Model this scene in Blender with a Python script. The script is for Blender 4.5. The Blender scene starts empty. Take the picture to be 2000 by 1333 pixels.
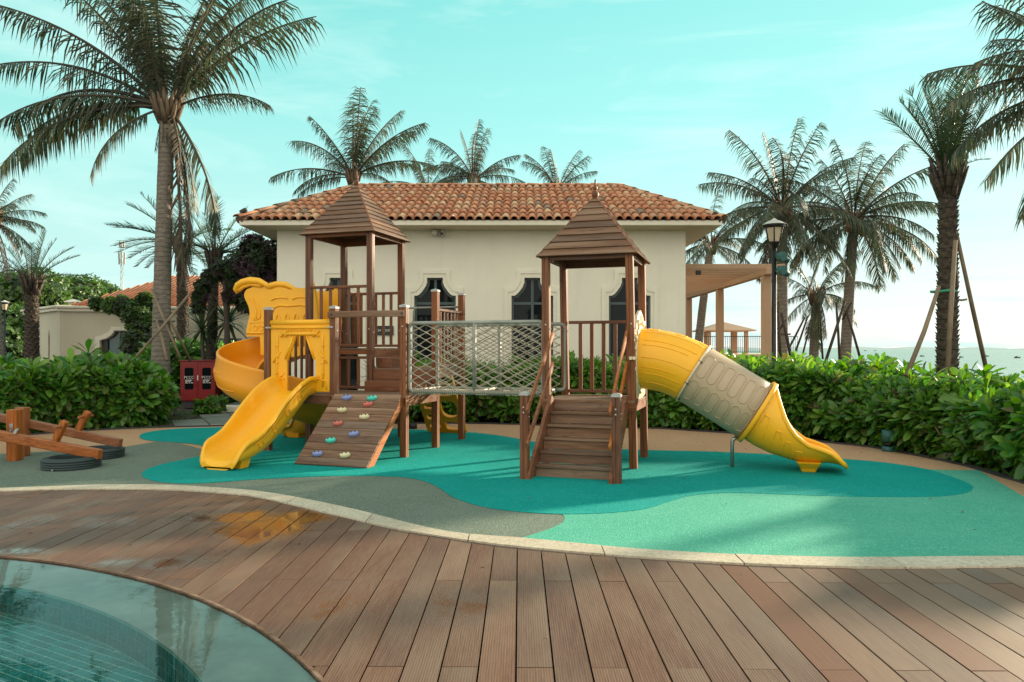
import bpy, bmesh, math, random
from math import sin, cos, pi, radians as R, sqrt, atan2
from mathutils import Vector, Matrix, Euler
from mathutils.geometry import tessellate_polygon
random.seed(7)
rnd = random.random
def ru(a, b): return a + (b - a) * rnd()
SC = bpy.context.scene; COL = SC.collection
# ------------------------------------------------------------------ camera
F, CX, CY, H = 1420.0, 1015.0, 683.0, 1.40        # focal length, vanishing point and eye height of the view
cd = bpy.data.cameras.new('camera'); cam = bpy.data.objects.new('camera', cd); COL.objects.link(cam)
cam.location = (0, 0, H); cam.rotation_euler = (pi / 2, 0, 0)
cd.sensor_width = 36; cd.lens = 36 * F / 2000; cd.shift_x = -15 / 2000; cd.shift_y = 16.5 / 2000
cd.clip_end = 9000; cd.clip_start = 0.05
SC.camera = cam
# ------------------------------------------------------------------ sky and sun
SUN_AZ, SUN_EL = R(54), R(15)
wd = bpy.data.worlds.new("World"); SC.world = wd; wd.use_nodes = True
WN, WL = wd.node_tree.nodes, wd.node_tree.links
def wmath(op, a, b=None, c=None):
    n = WN.new('ShaderNodeMath'); n.operation = op
    for i, v in enumerate((a, b, c)):
        if v is None: continue
        if isinstance(v, (int, float)): n.inputs[i].default_value = v
        else: WL.new(v, n.inputs[i])
    return n.outputs[0]
def wmix(f, a, b, mode='MIX'):
    n = WN.new('ShaderNodeMix'); n.data_type = 'RGBA'; n.blend_type = mode
    for k, v in ((0, f), (6, a), (7, b)):
        if isinstance(v, (int, float)): n.inputs[k].default_value = v
        elif isinstance(v, tuple): n.inputs[k].default_value = (*v, 1)
        else: WL.new(v, n.inputs[k])
    return n.outputs[2]
tc = WN.new('ShaderNodeTexCoord'); sp = WN.new('ShaderNodeSeparateXYZ'); WL.new(tc.outputs['Generated'], sp.inputs[0])
sx, sy, sz = sp.outputs
sky = WN.new('ShaderNodeTexSky'); sky.sky_type = 'NISHITA'; sky.sun_disc = False
sky.sun_elevation = SUN_EL; sky.sun_rotation = SUN_AZ; sky.air_density = 1.0; sky.dust_density = 2.0
ramp = WN.new('ShaderNodeValToRGB'); WL.new(sz, ramp.inputs[0])
els = [(0.0, (.52, .68, .62)), (.10, (.44, .68, .63)), (.24, (.30, .64, .60)), (.45, (.14, .52, .49)), (.75, (.30, .52, .50)), (1.0, (.44, .54, .52))]
cr = ramp.color_ramp
cr.elements[0].position, cr.elements[0].color = els[0][0], (*els[0][1], 1)
cr.elements[1].position, cr.elements[1].color = els[-1][0], (*els[-1][1], 1)
for p, c in els[1:-1]:
    e = cr.elements.new(p); e.color = (*c, 1)
# brighter towards the sun's side, whitish haze low down there
side = wmath('ADD', wmath('MULTIPLY', sx, sin(R(24))), wmath('MULTIPLY', sy, cos(R(24))))
side = wmath('POWER', wmath('MAXIMUM', wmath('MULTIPLY_ADD', side, .5, .5), 0.0), 7.0)
low = wmath('POWER', wmath('SUBTRACT', 1.0, wmath('MINIMUM', wmath('MULTIPLY', wmath('MAXIMUM', sz, 0.0), 3.3), 1.0)), 1.3)
c1 = wmix(wmath('MULTIPLY', side, .62), ramp.outputs[0], (.36, .82, .80))
c2 = wmix(wmath('MULTIPLY', wmath('MULTIPLY', side, low), 1.0), c1, (.70, .735, .70))
# thin stretched cloud
mp = WN.new('ShaderNodeMapping'); WL.new(tc.outputs['Generated'], mp.inputs[0]); mp.inputs['Scale'].default_value = (1.4, 1.4, 7.0); mp.inputs['Rotation'].default_value = (.10, .16, .3)
nz = WN.new('ShaderNodeTexNoise'); WL.new(mp.outputs[0], nz.inputs[0]); nz.inputs['Scale'].default_value = 1.9; nz.inputs['Detail'].default_value = 9; nz.inputs['Roughness'].default_value = .58; nz.inputs['Distortion'].default_value = .7
cm = WN.new('ShaderNodeMapRange'); WL.new(nz.outputs[0], cm.inputs[0]); cm.inputs[1].default_value = .46; cm.inputs[2].default_value = .76
nz2 = WN.new('ShaderNodeTexNoise'); mp2 = WN.new('ShaderNodeMapping'); mp2.inputs['Scale'].default_value = (1.2, 1.2, 16.0); mp2.inputs['Rotation'].default_value = (.03, -.05, .8); WL.new(tc.outputs['Generated'], mp2.inputs[0]); WL.new(mp2.outputs[0], nz2.inputs[0]); nz2.inputs['Scale'].default_value = 2.6; nz2.inputs['Detail'].default_value = 7; nz2.inputs['Distortion'].default_value = .5
cm2 = WN.new('ShaderNodeMapRange'); WL.new(nz2.outputs[0], cm2.inputs[0]); cm2.inputs[1].default_value = .50; cm2.inputs[2].default_value = .68
c25 = wmix(wmath('MULTIPLY', wmath('MULTIPLY', cm2.outputs[0], low), .85), c2, (.40, .66, .65))
c3 = wmix(wmath('MULTIPLY', cm.outputs[0], .62), c25, (.66, .84, .80))
# unseen sky behind the viewer, added pale and bright to light the shaded wall
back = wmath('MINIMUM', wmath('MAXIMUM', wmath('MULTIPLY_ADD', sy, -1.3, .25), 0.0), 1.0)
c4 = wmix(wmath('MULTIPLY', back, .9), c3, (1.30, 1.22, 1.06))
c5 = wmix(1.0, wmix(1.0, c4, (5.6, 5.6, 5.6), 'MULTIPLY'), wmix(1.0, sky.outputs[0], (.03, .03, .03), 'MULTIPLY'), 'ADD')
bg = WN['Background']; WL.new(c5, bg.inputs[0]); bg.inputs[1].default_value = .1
sd = bpy.data.lights.new('sun', 'SUN'); sun = bpy.data.objects.new('sun', sd); COL.objects.link(sun)
sd.energy = 5.0; sd.angle = R(2.6); sd.color = (1, .83, .60)
sdir = Vector((sin(SUN_AZ) * cos(SUN_EL), cos(SUN_AZ) * cos(SUN_EL), sin(SUN_EL)))
sun.rotation_euler = sdir.to_track_quat('Z', 'Y').to_euler()
vs = SC.view_settings; vs.view_transform = 'Standard'; vs.look = 'None'; vs.exposure = 1.28; vs.gamma = 1; vs.use_curve_mapping = False
# ------------------------------------------------------------------ view helpers (photo measurements -> metres)
def W(px, py, Y): return Vector(((px - CX) * Y / F, Y, H - (py - CY) * Y / F))
def G(px, py, z=0.0):
    Y = F * (H - z) / (py - CY); return Vector(((px - CX) * Y / F, Y, z))
# ------------------------------------------------------------------ tagging
def tag(o, label=None, cat=None, group=None, kind=None):
    if label: o['label'] = label
    if cat: o['category'] = cat
    if group: o['group'] = group
    if kind: o['kind'] = kind
    return o
def empty(name, loc=(0, 0, 0), rz=0, parent=None):
    o = bpy.data.objects.new(name, None); COL.objects.link(o); o.location = loc; o.rotation_euler = (0, 0, rz); o.empty_display_size = .2
    if parent: o.parent = parent
    return o
def inst(src_mesh, name, parent=None, M=None, mat=None):
    o = bpy.data.objects.new(name, src_mesh); COL.objects.link(o)
    if parent: o.parent = parent
    if M is not None: o.matrix_local = M if parent else M
    return o
# ------------------------------------------------------------------ mesh builder
class MB:
    def __init__(s): s.v = []; s.f = []; s.sm = []; s.mi = []
    def add(s, vs_, fs, smooth=False, mi=0):
        o = len(s.v); s.v += [tuple(v) for v in vs_]
        for f in fs: s.f.append(tuple(i + o for i in f)); s.sm.append(smooth); s.mi.append(mi)
    def box(s, lo, hi, M=None, ch=0.0):
        (a, b, c), (d, e, f) = lo, hi
        if ch <= 0:
            P = [Vector(p) for p in ((a, b, c), (d, b, c), (d, e, c), (a, e, c), (a, b, f), (d, b, f), (d, e, f), (a, e, f))]
            Q = [(0, 3, 2, 1), (4, 5, 6, 7), (0, 1, 5, 4), (1, 2, 6, 5), (2, 3, 7, 6), (3, 0, 4, 7)]
        else:
            c1 = min(ch, .45 * (d - a), .45 * (e - b), .45 * (f - c)); P = []; 
            for X, sx_ in ((a, 1), (d, -1)):
                for Y, sy_ in ((b, 1), (e, -1)):
                    for Z, sz_ in ((c, 1), (f, -1)):
                        P += [Vector((X, Y + sy_ * c1, Z + sz_ * c1)), Vector((X + sx_ * c1, Y, Z + sz_ * c1)), Vector((X + sx_ * c1, Y + sy_ * c1, Z))]
            def k(i, j, l, m): return (i * 4 + j * 2 + l) * 3 + m
            Q = [(k(0, 0, 0, 0), k(0, 0, 1, 0), k(0, 1, 1, 0), k(0, 1, 0, 0)), (k(1, 0, 0, 0), k(1, 1, 0, 0), k(1, 1, 1, 0), k(1, 0, 1, 0)),
                 (k(0, 0, 0, 1), k(1, 0, 0, 1), k(1, 0, 1, 1), k(0, 0, 1, 1)), (k(0, 1, 0, 1), k(0, 1, 1, 1), k(1, 1, 1, 1), k(1, 1, 0, 1)),
                 (k(0, 0, 0, 2), k(0, 1, 0, 2), k(1, 1, 0, 2), k(1, 0, 0, 2)), (k(0, 0, 1, 2), k(1, 0, 1, 2), k(1, 1, 1, 2), k(0, 1, 1, 2))]
            for i in (0, 1):
                for j in (0, 1): Q.append((k(i, j, 0, 0), k(i, j, 0, 1), k(i, j, 1, 1), k(i, j, 1, 0)))
                for l in (0, 1): Q.append((k(i, 0, l, 0), k(i, 0, l, 2), k(i, 1, l, 2), k(i, 1, l, 0)))
                for j in (0, 1):
                    for l in (0, 1): Q.append((k(i, j, l, 0), k(i, j, l, 1), k(i, j, l, 2)))
            for j in (0, 1):
                for l in (0, 1): Q.append((k(0, j, l, 1), k(1, j, l, 1), k(1, j, l, 2), k(0, j, l, 2)))
        if M is not None: P = [M @ p for p in P]
        s.add(P, Q)
    def beam(s, p0, p1, w, h, up=(0, 0, 1), ch=.004, ext=0):
        p0, p1 = Vector(p0), Vector(p1); x = (p1 - p0).normalized(); L = (p1 - p0).length
        up = Vector(up); y = up.cross(x)
        if y.length < 1e-4: y = Vector((0, 1, 0)).cross(x)
        y.normalize(); z = x.cross(y)
        M = Matrix(((x.x, y.x, z.x, p0.x), (x.y, y.y, z.y, p0.y), (x.z, y.z, z.z, p0.z), (0, 0, 0, 1)))
        s.box((-ext, -w / 2, -h / 2), (L + ext, w / 2, h / 2), M, ch)
    def loft(s, rings, closed=True, caps=True, smooth=True, mi=0):
        n = len(rings[0]); V = [p for r in rings for p in r]; Fs = []
        for i in range(len(rings) - 1):
            for j in range(n if closed else n - 1):
                a, b = i * n + j, i * n + (j + 1) % n
                Fs.append((a, b, b + n, a + n))
        s.add(V, Fs, smooth, mi)
        if caps and closed:
            o = len(s.v) - len(V)
            s.f.append(tuple(o + j for j in reversed(range(n)))); s.sm.append(False); s.mi.append(mi)
            s.f.append(tuple(o + (len(rings) - 1) * n + j for j in range(n))); s.sm.append(False); s.mi.append(mi)
    def tube(s, path, r, n=8, caps=True, smooth=True, mi=0):
        path = [Vector(p) for p in path]; rings = []; prev = None
        for i, p in enumerate(path):
            t = (path[min(i + 1, len(path) - 1)] - path[max(i - 1, 0)]).normalized()
            if prev is None:
                a = t.orthogonal().normalized()
            else:
                a = prev - t * prev.dot(t); a = a.normalized() if a.length > 1e-6 else t.orthogonal().normalized()
            prev = a; b = t.cross(a); rr = r[i] if isinstance(r, (list, tuple)) else r
            rings.append([p + (a * cos(2 * pi * j / n) + b * sin(2 * pi * j / n)) * rr for j in range(n)])
        s.loft(rings, True, caps, smooth, mi)
    def lathe(s, prof, n=16, o=(0, 0, 0), smooth=True, caps=False):
        o = Vector(o); s.loft([[o + Vector((r * cos(2 * pi * j / n), r * sin(2 * pi * j / n), z)) for j in range(n)] for r, z in prof], True, caps, smooth)
    def plate(s, outer, holes, t0, t1, M, smooth=False):
        # polygon (x, z) with holes, thickness along y from t0 to t1
        loops = [outer] + list(holes); f0 = len(s.f); flip = M.to_3x3().determinant() > 0
        tris = tessellate_polygon([[Vector((x, z, 0)) for x, z in l] for l in loops])
        flat = [p for l in loops for p in l]; n = len(flat)
        V = [M @ Vector((x, t0, z)) for x, z in flat] + [M @ Vector((x, t1, z)) for x, z in flat]
        Fs = []
        for t in tris:
            a, b, c = (Vector((*flat[i], 0)) for i in t)
            if (b - a).cross(c - a).z < 0: t = (t[0], t[2], t[1])
            Fs.append(tuple(t)); Fs.append(tuple(i + n for i in reversed(t)))
        s.add(V, Fs, False)
        o = 0
        for l in loops:
            m = len(l); ar = sum(l[i][0] * l[(i + 1) % m][1] - l[(i + 1) % m][0] * l[i][1] for i in range(m))
            ccw = ar > 0; hole = l is not outer
            S = []
            for i in range(m):
                a, b = o + i, o + (i + 1) % m
                S.append((b, a, a + n, b + n) if ccw != hole else (a, b, b + n, a + n))
            base = len(s.v) - 2 * n
            for f in S: s.f.append(tuple(i + base for i in f)); s.sm.append(smooth); s.mi.append(0)
            o += m
        if flip != (t0 < t1): s.f[f0:] = [tuple(reversed(f)) for f in s.f[f0:]]
    def build(s, name, mat=None, parent=None, label=None, mesh_only=False, bevel=0):
        me = bpy.data.meshes.new(name); me.from_pydata(s.v, [], s.f)
        mats = mat if isinstance(mat, (list, tuple)) else [mat]
        for m in mats: me.materials.append(m)
        me.polygons.foreach_set('use_smooth', s.sm)
        if len(mats) > 1: me.polygons.foreach_set('material_index', s.mi)
        me.update()
        if mesh_only: return me
        o = bpy.data.objects.new(name, me); COL.objects.link(o)
        if parent: o.parent = parent
        if label: o['label'] = label
        if bevel:
            b = o.modifiers.new('bevel', 'BEVEL'); b.width = bevel; b.segments = 2; b.limit_method = 'ANGLE'; b.angle_limit = R(40)
        return o
def mesh_center(o):
    me = o.data; xs = [v.co for v in me.vertices]
    c = sum(xs, Vector()) / len(xs); me.transform(Matrix.Translation(-c)); o.location = Vector(o.location) + c
    return o
# ------------------------------------------------------------------ materials
class Mat:
    def __init__(s, name):
        s.m = bpy.data.materials.new(name); s.m.use_nodes = True; s.n = s.m.node_tree.nodes; s.l = s.m.node_tree.links
        s.b = s.n['Principled BSDF']; s.out = s.n['Material Output']; s._tc = None
    def set(s, k, v):
        i = s.b.inputs[k]
        if isinstance(v, (int, float)): i.default_value = v
        elif isinstance(v, tuple): i.default_value = (*v, 1) if i.type == 'RGBA' and len(v) == 3 else v
        else: s.l.new(v, i)
        return s
    def coord(s, kind='Object'):
        if s._tc is None: s._tc = s.n.new('ShaderNodeTexCoord')
        return s._tc.outputs[kind]
    def map(s, scale=(1, 1, 1), kind='Object', rot=(0, 0, 0), rand=False):
        m = s.n.new('ShaderNodeMapping'); s.l.new(s.coord(kind), m.inputs[0]); m.inputs['Scale'].default_value = scale; m.inputs['Rotation'].default_value = rot
        if rand:
            oi = s.n.new('ShaderNodeObjectInfo'); vm = s.n.new('ShaderNodeVectorMath'); vm.operation = 'SCALE'; vm.inputs[0].default_value = (13, 27, 41); s.l.new(oi.outputs['Random'], vm.inputs['Scale']); s.l.new(vm.outputs[0], m.inputs['Location'])
        return m.outputs[0]
    def noise(s, vec, scale=5, detail=4, rough=.55, dist=0, out=0):
        n = s.n.new('ShaderNodeTexNoise'); s.l.new(vec, n.inputs[0]); n.inputs['Scale'].default_value = scale; n.inputs['Detail'].default_value = detail; n.inputs['Roughness'].default_value = rough; n.inputs['Distortion'].default_value = dist
        return n.outputs[out]
    def voro(s, vec, scale=5, feature='F1', out='Distance'):
        n = s.n.new('ShaderNodeTexVoronoi'); n.feature = feature; s.l.new(vec, n.inputs[0]); n.inputs['Scale'].default_value = scale; return n.outputs[out]
    def mr(s, v, a, b, c=0, d=1):
        n = s.n.new('ShaderNodeMapRange'); s.l.new(v, n.inputs[0])
        for i, x in enumerate((a, b, c, d)): n.inputs[i + 1].default_value = x
        return n.outputs[0]
    def math(s, op, a, b=None, c=None):
        n = s.n.new('ShaderNodeMath'); n.operation = op
        for i, v in enumerate((a, b, c)):
            if v is None: continue
            if isinstance(v, (int, float)): n.inputs[i].default_value = v
            else: s.l.new(v, n.inputs[i])
        return n.outputs[0]
    def mix(s, f, a, b, mode='MIX'):
        n = s.n.new('ShaderNodeMix'); n.data_type = 'RGBA'; n.blend_type = mode
        for k, v in ((0, f), (6, a), (7, b)):
            if isinstance(v, (int, float)): n.inputs[k].default_value = v
            elif isinstance(v, tuple): n.inputs[k].default_value = (*v, 1)
            else: s.l.new(v, n.inputs[k])
        return n.outputs[2]
    def ramp(s, v, pts):
        n = s.n.new('ShaderNodeValToRGB'); s.l.new(v, n.inputs[0]); c = n.color_ramp
        c.elements[0].position, c.elements[0].color = pts[0][0], (*pts[0][1], 1)
        c.elements[1].position, c.elements[1].color = pts[-1][0], (*pts[-1][1], 1)
        for p, q in pts[1:-1]: e = c.elements.new(p); e.color = (*q, 1)
        return n.outputs[0]
    def rand(s, kind='obj'):
        if kind == 'obj': return s.n.new('ShaderNodeObjectInfo').outputs['Random']
        return s.n.new('ShaderNodeNewGeometry').outputs['Random Per Island']
    def bump(s, h, strength=.3, dist=.01):
        n = s.n.new('ShaderNodeBump'); n.inputs['Strength'].default_value = strength; n.inputs['Distance'].default_value = dist; s.l.new(h, n.inputs['Height']); s.l.new(n.outputs[0], s.b.inputs['Normal']); return s
    def hsv(s, col, h=.5, sat=1., v=1.):
        n = s.n.new('ShaderNodeHueSaturation')
        for k, x in ((0, h), (1, sat), (2, v)):
            if isinstance(x, (int, float)): n.inputs[k].default_value = x
            else: s.l.new(x, n.inputs[k])
        if isinstance(col, tuple): n.inputs[4].default_value = (*col, 1)
        else: s.l.new(col, n.inputs[4])
        return n.outputs[0]
def wood(name, axis, cols, rough=.48, worn=.25, spec=.25):
    m = Mat(name); sc = [26, 26, 26]; sc[axis] = 1.6
    v = m.map(tuple(sc), rand=True); g = m.noise(v, 1.6, 6, .62, .6)
    sc2 = [9, 9, 9]; sc2[axis] = .5
    g2 = m.noise(m.map(tuple(sc2), rand=True), 1.0, 3, .5, .2)
    c = m.ramp(g, [(.28, cols[0]), (.52, cols[1]), (.74, cols[2])])
    c = m.mix(m.mr(g2, .45, .75, 0, worn), c, cols[3])
    c = m.hsv(c, .5, m.mr(m.rand(), 0, 1, .95, 1.15), m.mr(m.rand(), 0, 1, .78, 1.22))
    # rain stains and greying in patches
    st = m.noise(m.map((3, 3, 3), rand=True), 1.3, 5, .7)
    c = m.mix(m.mr(st, .60, .78, 0, .55), c, tuple(x * .35 for x in cols[0]))
    m.set('Base Color', c); m.set('Roughness', m.mr(g2, .3, .8, rough - .12, rough + .2)); m.set('Specular IOR Level', spec)
    m.bump(g, .35, .004); return m.m
RED = [(.080, .030, .016), (.160, .065, .034), (.245, .105, .058), (.28, .165, .105)]
BRN = [(.070, .040, .026), (.150, .086, .055), (.23, .14, .092), (.31, .225, .165)]
ORG = [(.16, .050, .020), (.30, .105, .040), (.40, .17, .070), (.34, .20, .12)]
M = {}
for k, cols, wn in (('red', RED, .35), ('brown', BRN, .7), ('orange', ORG, .3)):
    for a, an in enumerate('xyz'): M[k + an] = wood('wood_' + k + '_' + an, a, cols, .5 if k != 'brown' else .62, wn)
def plain(name, col, rough=.5, metal=0, bump=0, bscale=60, var=.12, spec=.5, coat=0):
    m = Mat(name); n = m.noise(m.map((1, 1, 1)), 3.1, 5, .6)
    c = m.mix(m.mr(n, .35, .7), tuple(x * (1 - var) for x in col), tuple(min(1, x * (1 + var)) for x in col))
    m.set('Base Color', c); m.set('Roughness', m.mr(n, .3, .7, max(.02, rough - .08), min(1, rough + .1))); m.set('Metallic', metal); m.set('Specular IOR Level', spec)
    if coat: m.set('Coat Weight', coat); m.set('Coat Roughness', .2)
    if bump: m.bump(m.noise(m.map((1, 1, 1)), bscale, 4, .6), bump, .004)
    return m.m
def plastic(name, col, dirt=(.3, .2, .08)):
    m = Mat(name); n = m.noise(m.map((1, 1, 1)), 2.2, 6, .65); n2 = m.noise(m.map((1, 1, 1)), 140, 2, .5)
    c = m.mix(m.mr(n, .52, .85, 0, .30), col, tuple(a * .6 + b * .4 for a, b in zip(col, dirt)))
    sc_ = m.noise(m.map((30, 3, 30)), 2.0, 4, .7); c = m.mix(m.mr(sc_, .62, .8, 0, .18), c, tuple(min(1, x * .7 + .2) for x in col))
    m.set('Base Color', c); m.set('Roughness', m.mr(n, .3, .7, .34, .52)); m.set('Subsurface Weight', .06); m.set('Subsurface Radius', (.05, .03, .01))
    m.bump(n2, .06, .002); return m.m
M['yellow'] = plastic('yellow_plastic', (.86, .42, .008)); M['yorange'] = plastic('orange_plastic', (.80, .31, .006))
M['beige'] = plastic('beige_plastic', (.42, .31, .20)); M['cream_pl'] = plastic('cream_plastic', (.66, .55, .36))
for k, c in (('hold_blue', (.20, .25, .50)), ('hold_teal', (.06, .52, .42)), ('hold_red', (.50, .13, .10)), ('hold_cream', (.62, .56, .34))): M[k] = plastic(k, c)
M['steel'] = plain('galvanised_steel', (.42, .42, .40), .38, .85, .1); M['pipe'] = plain('painted_pipe', (.25, .255, .22), .5, .25, .15, 90, .3)
M['bolt'] = plain('bolt_steel', (.5, .5, .5), .3, 1); M['dkmetal'] = plain('dark_metal', (.02, .03, .028), .45, .3)
M['cap'] = plain('post_cap', (.40, .39, .38), .45, .2)
# rope
m = Mat('rope'); v = m.map((1, 1, 1)); n = m.noise(v, 260, 2, .5); n2 = m.noise(v, 6, 3)
m.set('Base Color', m.mix(m.mr(n2, .3, .7), (.26, .225, .17), (.40, .36, .28))); m.set('Roughness', .9); m.bump(n, .6, .003); M['rope'] = m.m
# rubber surfacing
def rubber(name, col, dark, light):
    m = Mat(name); v = m.map((1, 1, 1)); g = m.voro(v, 120, 'F1', 'Color'); sp_ = m.n.new('ShaderNodeSeparateColor'); m.l.new(g, sp_.inputs[0])
    d = m.voro(v, 120); n = m.noise(v, 1.1, 6, .62); n3 = m.noise(v, 7, 5, .7)
    c = m.mix(m.mr(sp_.outputs[0], 0, 1), dark, col)
    c = m.mix(m.mr(sp_.outputs[1], .86, .90), c, light)
    c = m.mix(m.mr(n, .42, .74, 0, .30), c, light)
    c = m.mix(m.mr(n3, .55, .80, 0, .30), c, tuple(x * .65 for x in dark))
    n4 = m.noise(m.map((1.2, 5, 1), rot=(0, 0, -.5)), 1.6, 6, .65); c = m.mix(m.mr(n4, .60, .74, 0, .30), c, tuple(min(1, x * .85 + .08) for x in light))  # pale streaks put sunlight streaks and scuffs into the colour
    m.set('Base Color', c); m.set('Roughness', .85); m.set('Specular IOR Level', .12)
    m.bump(d, .8, .006); return m.m
M['teal'] = rubber('teal_rubber', (.001, .275, .245), (.001, .21, .19), (.012, .35, .31))
M['mint'] = rubber('mint_rubber', (.075, .37, .265), (.055, .30, .215), (.15, .45, .34))
M['sage'] = rubber('sage_rubber', (.15, .19, .15), (.105, .135, .108), (.22, .255, .21))
M['peach'] = rubber('peach_rubber', (.46, .28, .165), (.38, .23, .13), (.52, .36, .23))
# plaster
def plaster(name, col, bscale=55):
    m = Mat(name); v = m.map((1, 1, 1)); n = m.noise(v, .8, 6, .65); n2 = m.noise(v, bscale, 5, .7); st = m.noise(m.map((2.2, 2.2, .25)), 1.4, 5, .7)
    c = m.mix(m.mr(n, .3, .7), tuple(x * .93 for x in col), tuple(min(1, x * 1.04) for x in col)); c = m.mix(m.mr(st, .52, .8, 0, .36), c, tuple(x * .70 for x in col))
    m.set('Base Color', c); m.set('Roughness', .85); m.bump(n2, .5, .006); return m.m
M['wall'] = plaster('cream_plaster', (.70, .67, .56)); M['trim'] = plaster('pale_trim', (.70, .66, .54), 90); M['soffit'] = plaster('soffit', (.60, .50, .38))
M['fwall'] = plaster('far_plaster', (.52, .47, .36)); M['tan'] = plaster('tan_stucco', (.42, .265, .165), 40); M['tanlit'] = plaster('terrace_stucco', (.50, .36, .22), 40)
# roof tiles: colour changes from tile to tile
def tile_mat(name, kind):
    m = Mat(name); r = m.rand(kind); n = m.noise(m.map((1, 1, 1)), 9, 5, .65)
    c = m.ramp(r, [(0, (.42, .155, .068)), (.22, (.50, .215, .105)), (.44, (.43, .18, .088)), (.66, (.52, .31, .17)), (.76, (.41, .21, .115)), (.90, (.22, .15, .10)), (.95, (.48, .21, .10))])
    c.node.color_ramp.interpolation = 'CONSTANT' if kind == 'obj' else 'CONSTANT'
    c = m.mix(m.mr(n, .52, .78, 0, .4), c, (.22, .15, .11)); m.set('Base Color', c); m.set('Roughness', .78); m.bump(n, .3, .01); return m.m
M['tile'] = tile_mat('clay_tile', 'obj'); M['tileisl'] = tile_mat('clay_tile_joined', 'isl'); M['under'] = plain('under_tiles', (.10, .06, .042), .9, var=.3, bump=.4)
M['farroof'] = plain('far_roof', (.42, .155, .075), .8, 0, .4, 8, .3)
# glass and frames
m = Mat('dark_glass'); m.set('Base Color', (.006, .010, .011)); m.set('Roughness', .03); m.set('Specular IOR Level', .14); m.bump(m.noise(m.map((1, 1, 1)), 1.5, 2), .03, .02); M['glass'] = m.m
m = Mat('teal_glass'); m.set('Base Color', (.03, .10, .10)); m.set('Roughness', .06); M['tglass'] = m.m
M['frame'] = plain('window_frame', (.05, .075, .078), .5); M['frame2'] = plain('dark_frame', (.02, .02, .018), .5)
# deck
m = Mat('deck_composite'); v = m.map((1, 1, 1), rand=False)
wv = m.n.new('ShaderNodeTexWave'); wv.wave_type = 'BANDS'; wv.bands_direction = 'X'; m.l.new(m.coord('Object'), wv.inputs[0]); wv.inputs['Scale'].default_value = 26; wv.inputs['Distortion'].default_value = 0
fine = m.noise(m.map((40, 2.2, 40), rand=True), 2.5, 5, .6); wetn = m.noise(m.map((1.0, .42, 1)), 1.15, 4, .55, .3); big = m.noise(m.map((1, .3, 1), rand=True), 1.7, 4)
geo = m.n.new('ShaderNodeNewGeometry'); sp_ = m.n.new('ShaderNodeSeparateXYZ'); m.l.new(geo.outputs['Position'], sp_.inputs[0])
wpos = m.n.new('ShaderNodeMapping'); m.l.new(geo.outputs['Position'], wpos.inputs[0]); wpos.inputs['Scale'].default_value = (1.0, .45, 1); wpos.inputs['Location'].default_value = (3.7, 1.9, 0)
wet = m.noise(wpos.outputs[0], 1.5, 5, .6, .4)
xf = m.mr(sp_.outputs[0], -4.5, 2.0, .115, -.10)
wetf = m.mr(m.math('ADD', wet, xf), .56, .68, 0, 1)
def puddle(px, py, rx, ry, st_=.30):
    p = G(px, py); vs_ = m.n.new('ShaderNodeVectorMath'); vs_.operation = 'SUBTRACT'; m.l.new(geo.outputs['Position'], vs_.inputs[0]); vs_.inputs[1].default_value = (p.x, p.y, 0)
    v2 = m.n.new('ShaderNodeVectorMath'); v2.operation = 'MULTIPLY'; m.l.new(vs_.outputs[0], v2.inputs[0]); v2.inputs[1].default_value = (1 / rx, 1 / ry, 0)
    v3 = m.n.new('ShaderNodeVectorMath'); v3.operation = 'LENGTH'; m.l.new(v2.outputs[0], v3.inputs[0]); return m.mr(v3.outputs['Value'], .35, 1.1, st_, 0)
pud = None
for a_ in ((520, 1035, .55, .50), (600, 1012, .40, .35), (290, 1100, .55, .22), (30, 1078, .4, .12, .26), (900, 1185, .30, .45, .13), (440, 1010, .6, .3), (640, 1180, .3, .5, .12), (200, 1020, .7, .3, .08)):
    q_ = puddle(*a_); pud = q_ if pud is None else m.math('MAXIMUM', pud, q_)
ww_ = m.math('ADD', m.math('ADD', wet, m.math('MULTIPLY', xf, .4)), pud); wetf = m.mr(ww_, .60, .72, 0, 1); water_ = m.mr(ww_, .70, .78, 0, 1)
c = m.ramp(fine, [(.3, (.094, .046, .029)), (.5, (.124, .064, .042)), (.72, (.155, .086, .058))])
c = m.mix(m.mr(m.math('ADD', big, m.mr(sp_.outputs[0], -3, 3, -.10, .12)), .42, .7, 0, .7), c, (.205, .145, .102))  # paler towards the right, sky sheen put into the board colour
c = m.hsv(c, .5, m.mr(m.rand(), 0, 1, .95, 1.08), m.mr(m.rand(), 0, 1, .86, 1.12))
isred = m.math('GREATER_THAN', m.rand(), .95); c = m.mix(m.math('MULTIPLY', isred, .75), c, (.13, .052, .028))
c = m.mix(m.math('MULTIPLY', wetf, .62), c, (.135, .060, .032))
gr = m.mr(wv.outputs['Fac'], .1, .5, .94, 1.0); c = m.mix(1.0, c, gr, 'MULTIPLY')
m.set('Base Color', c); m.set('Roughness', m.math('SUBTRACT', m.mr(wetf, 0, 1, .50, .22), m.math('MULTIPLY', water_, .16))); m.set('Specular IOR Level', m.mr(wetf, 0, 1, .28, .55))
hh = m.math('MULTIPLY', m.math('ADD', m.math('MULTIPLY', wv.outputs['Fac'], .4), fine), m.mr(water_, 0, 1, 1, .02)); m.bump(hh, .5, .0022); M['deck'] = m.m
M['soil'] = plain('dark_soil', (.045, .035, .025), .95, 0, .8, 30, .4); M['edge'] = plain('dark_edging', (.035, .032, .035), .7, 0, .5, 40, .3)
M['void'] = plain('under_deck', (.012, .010, .008), .95)
m = Mat('granite_kerb'); v = m.map((1, 1, 1)); n = m.noise(v, 45, 5, .75); n2 = m.noise(v, 2.3, 5, .6)
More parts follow.
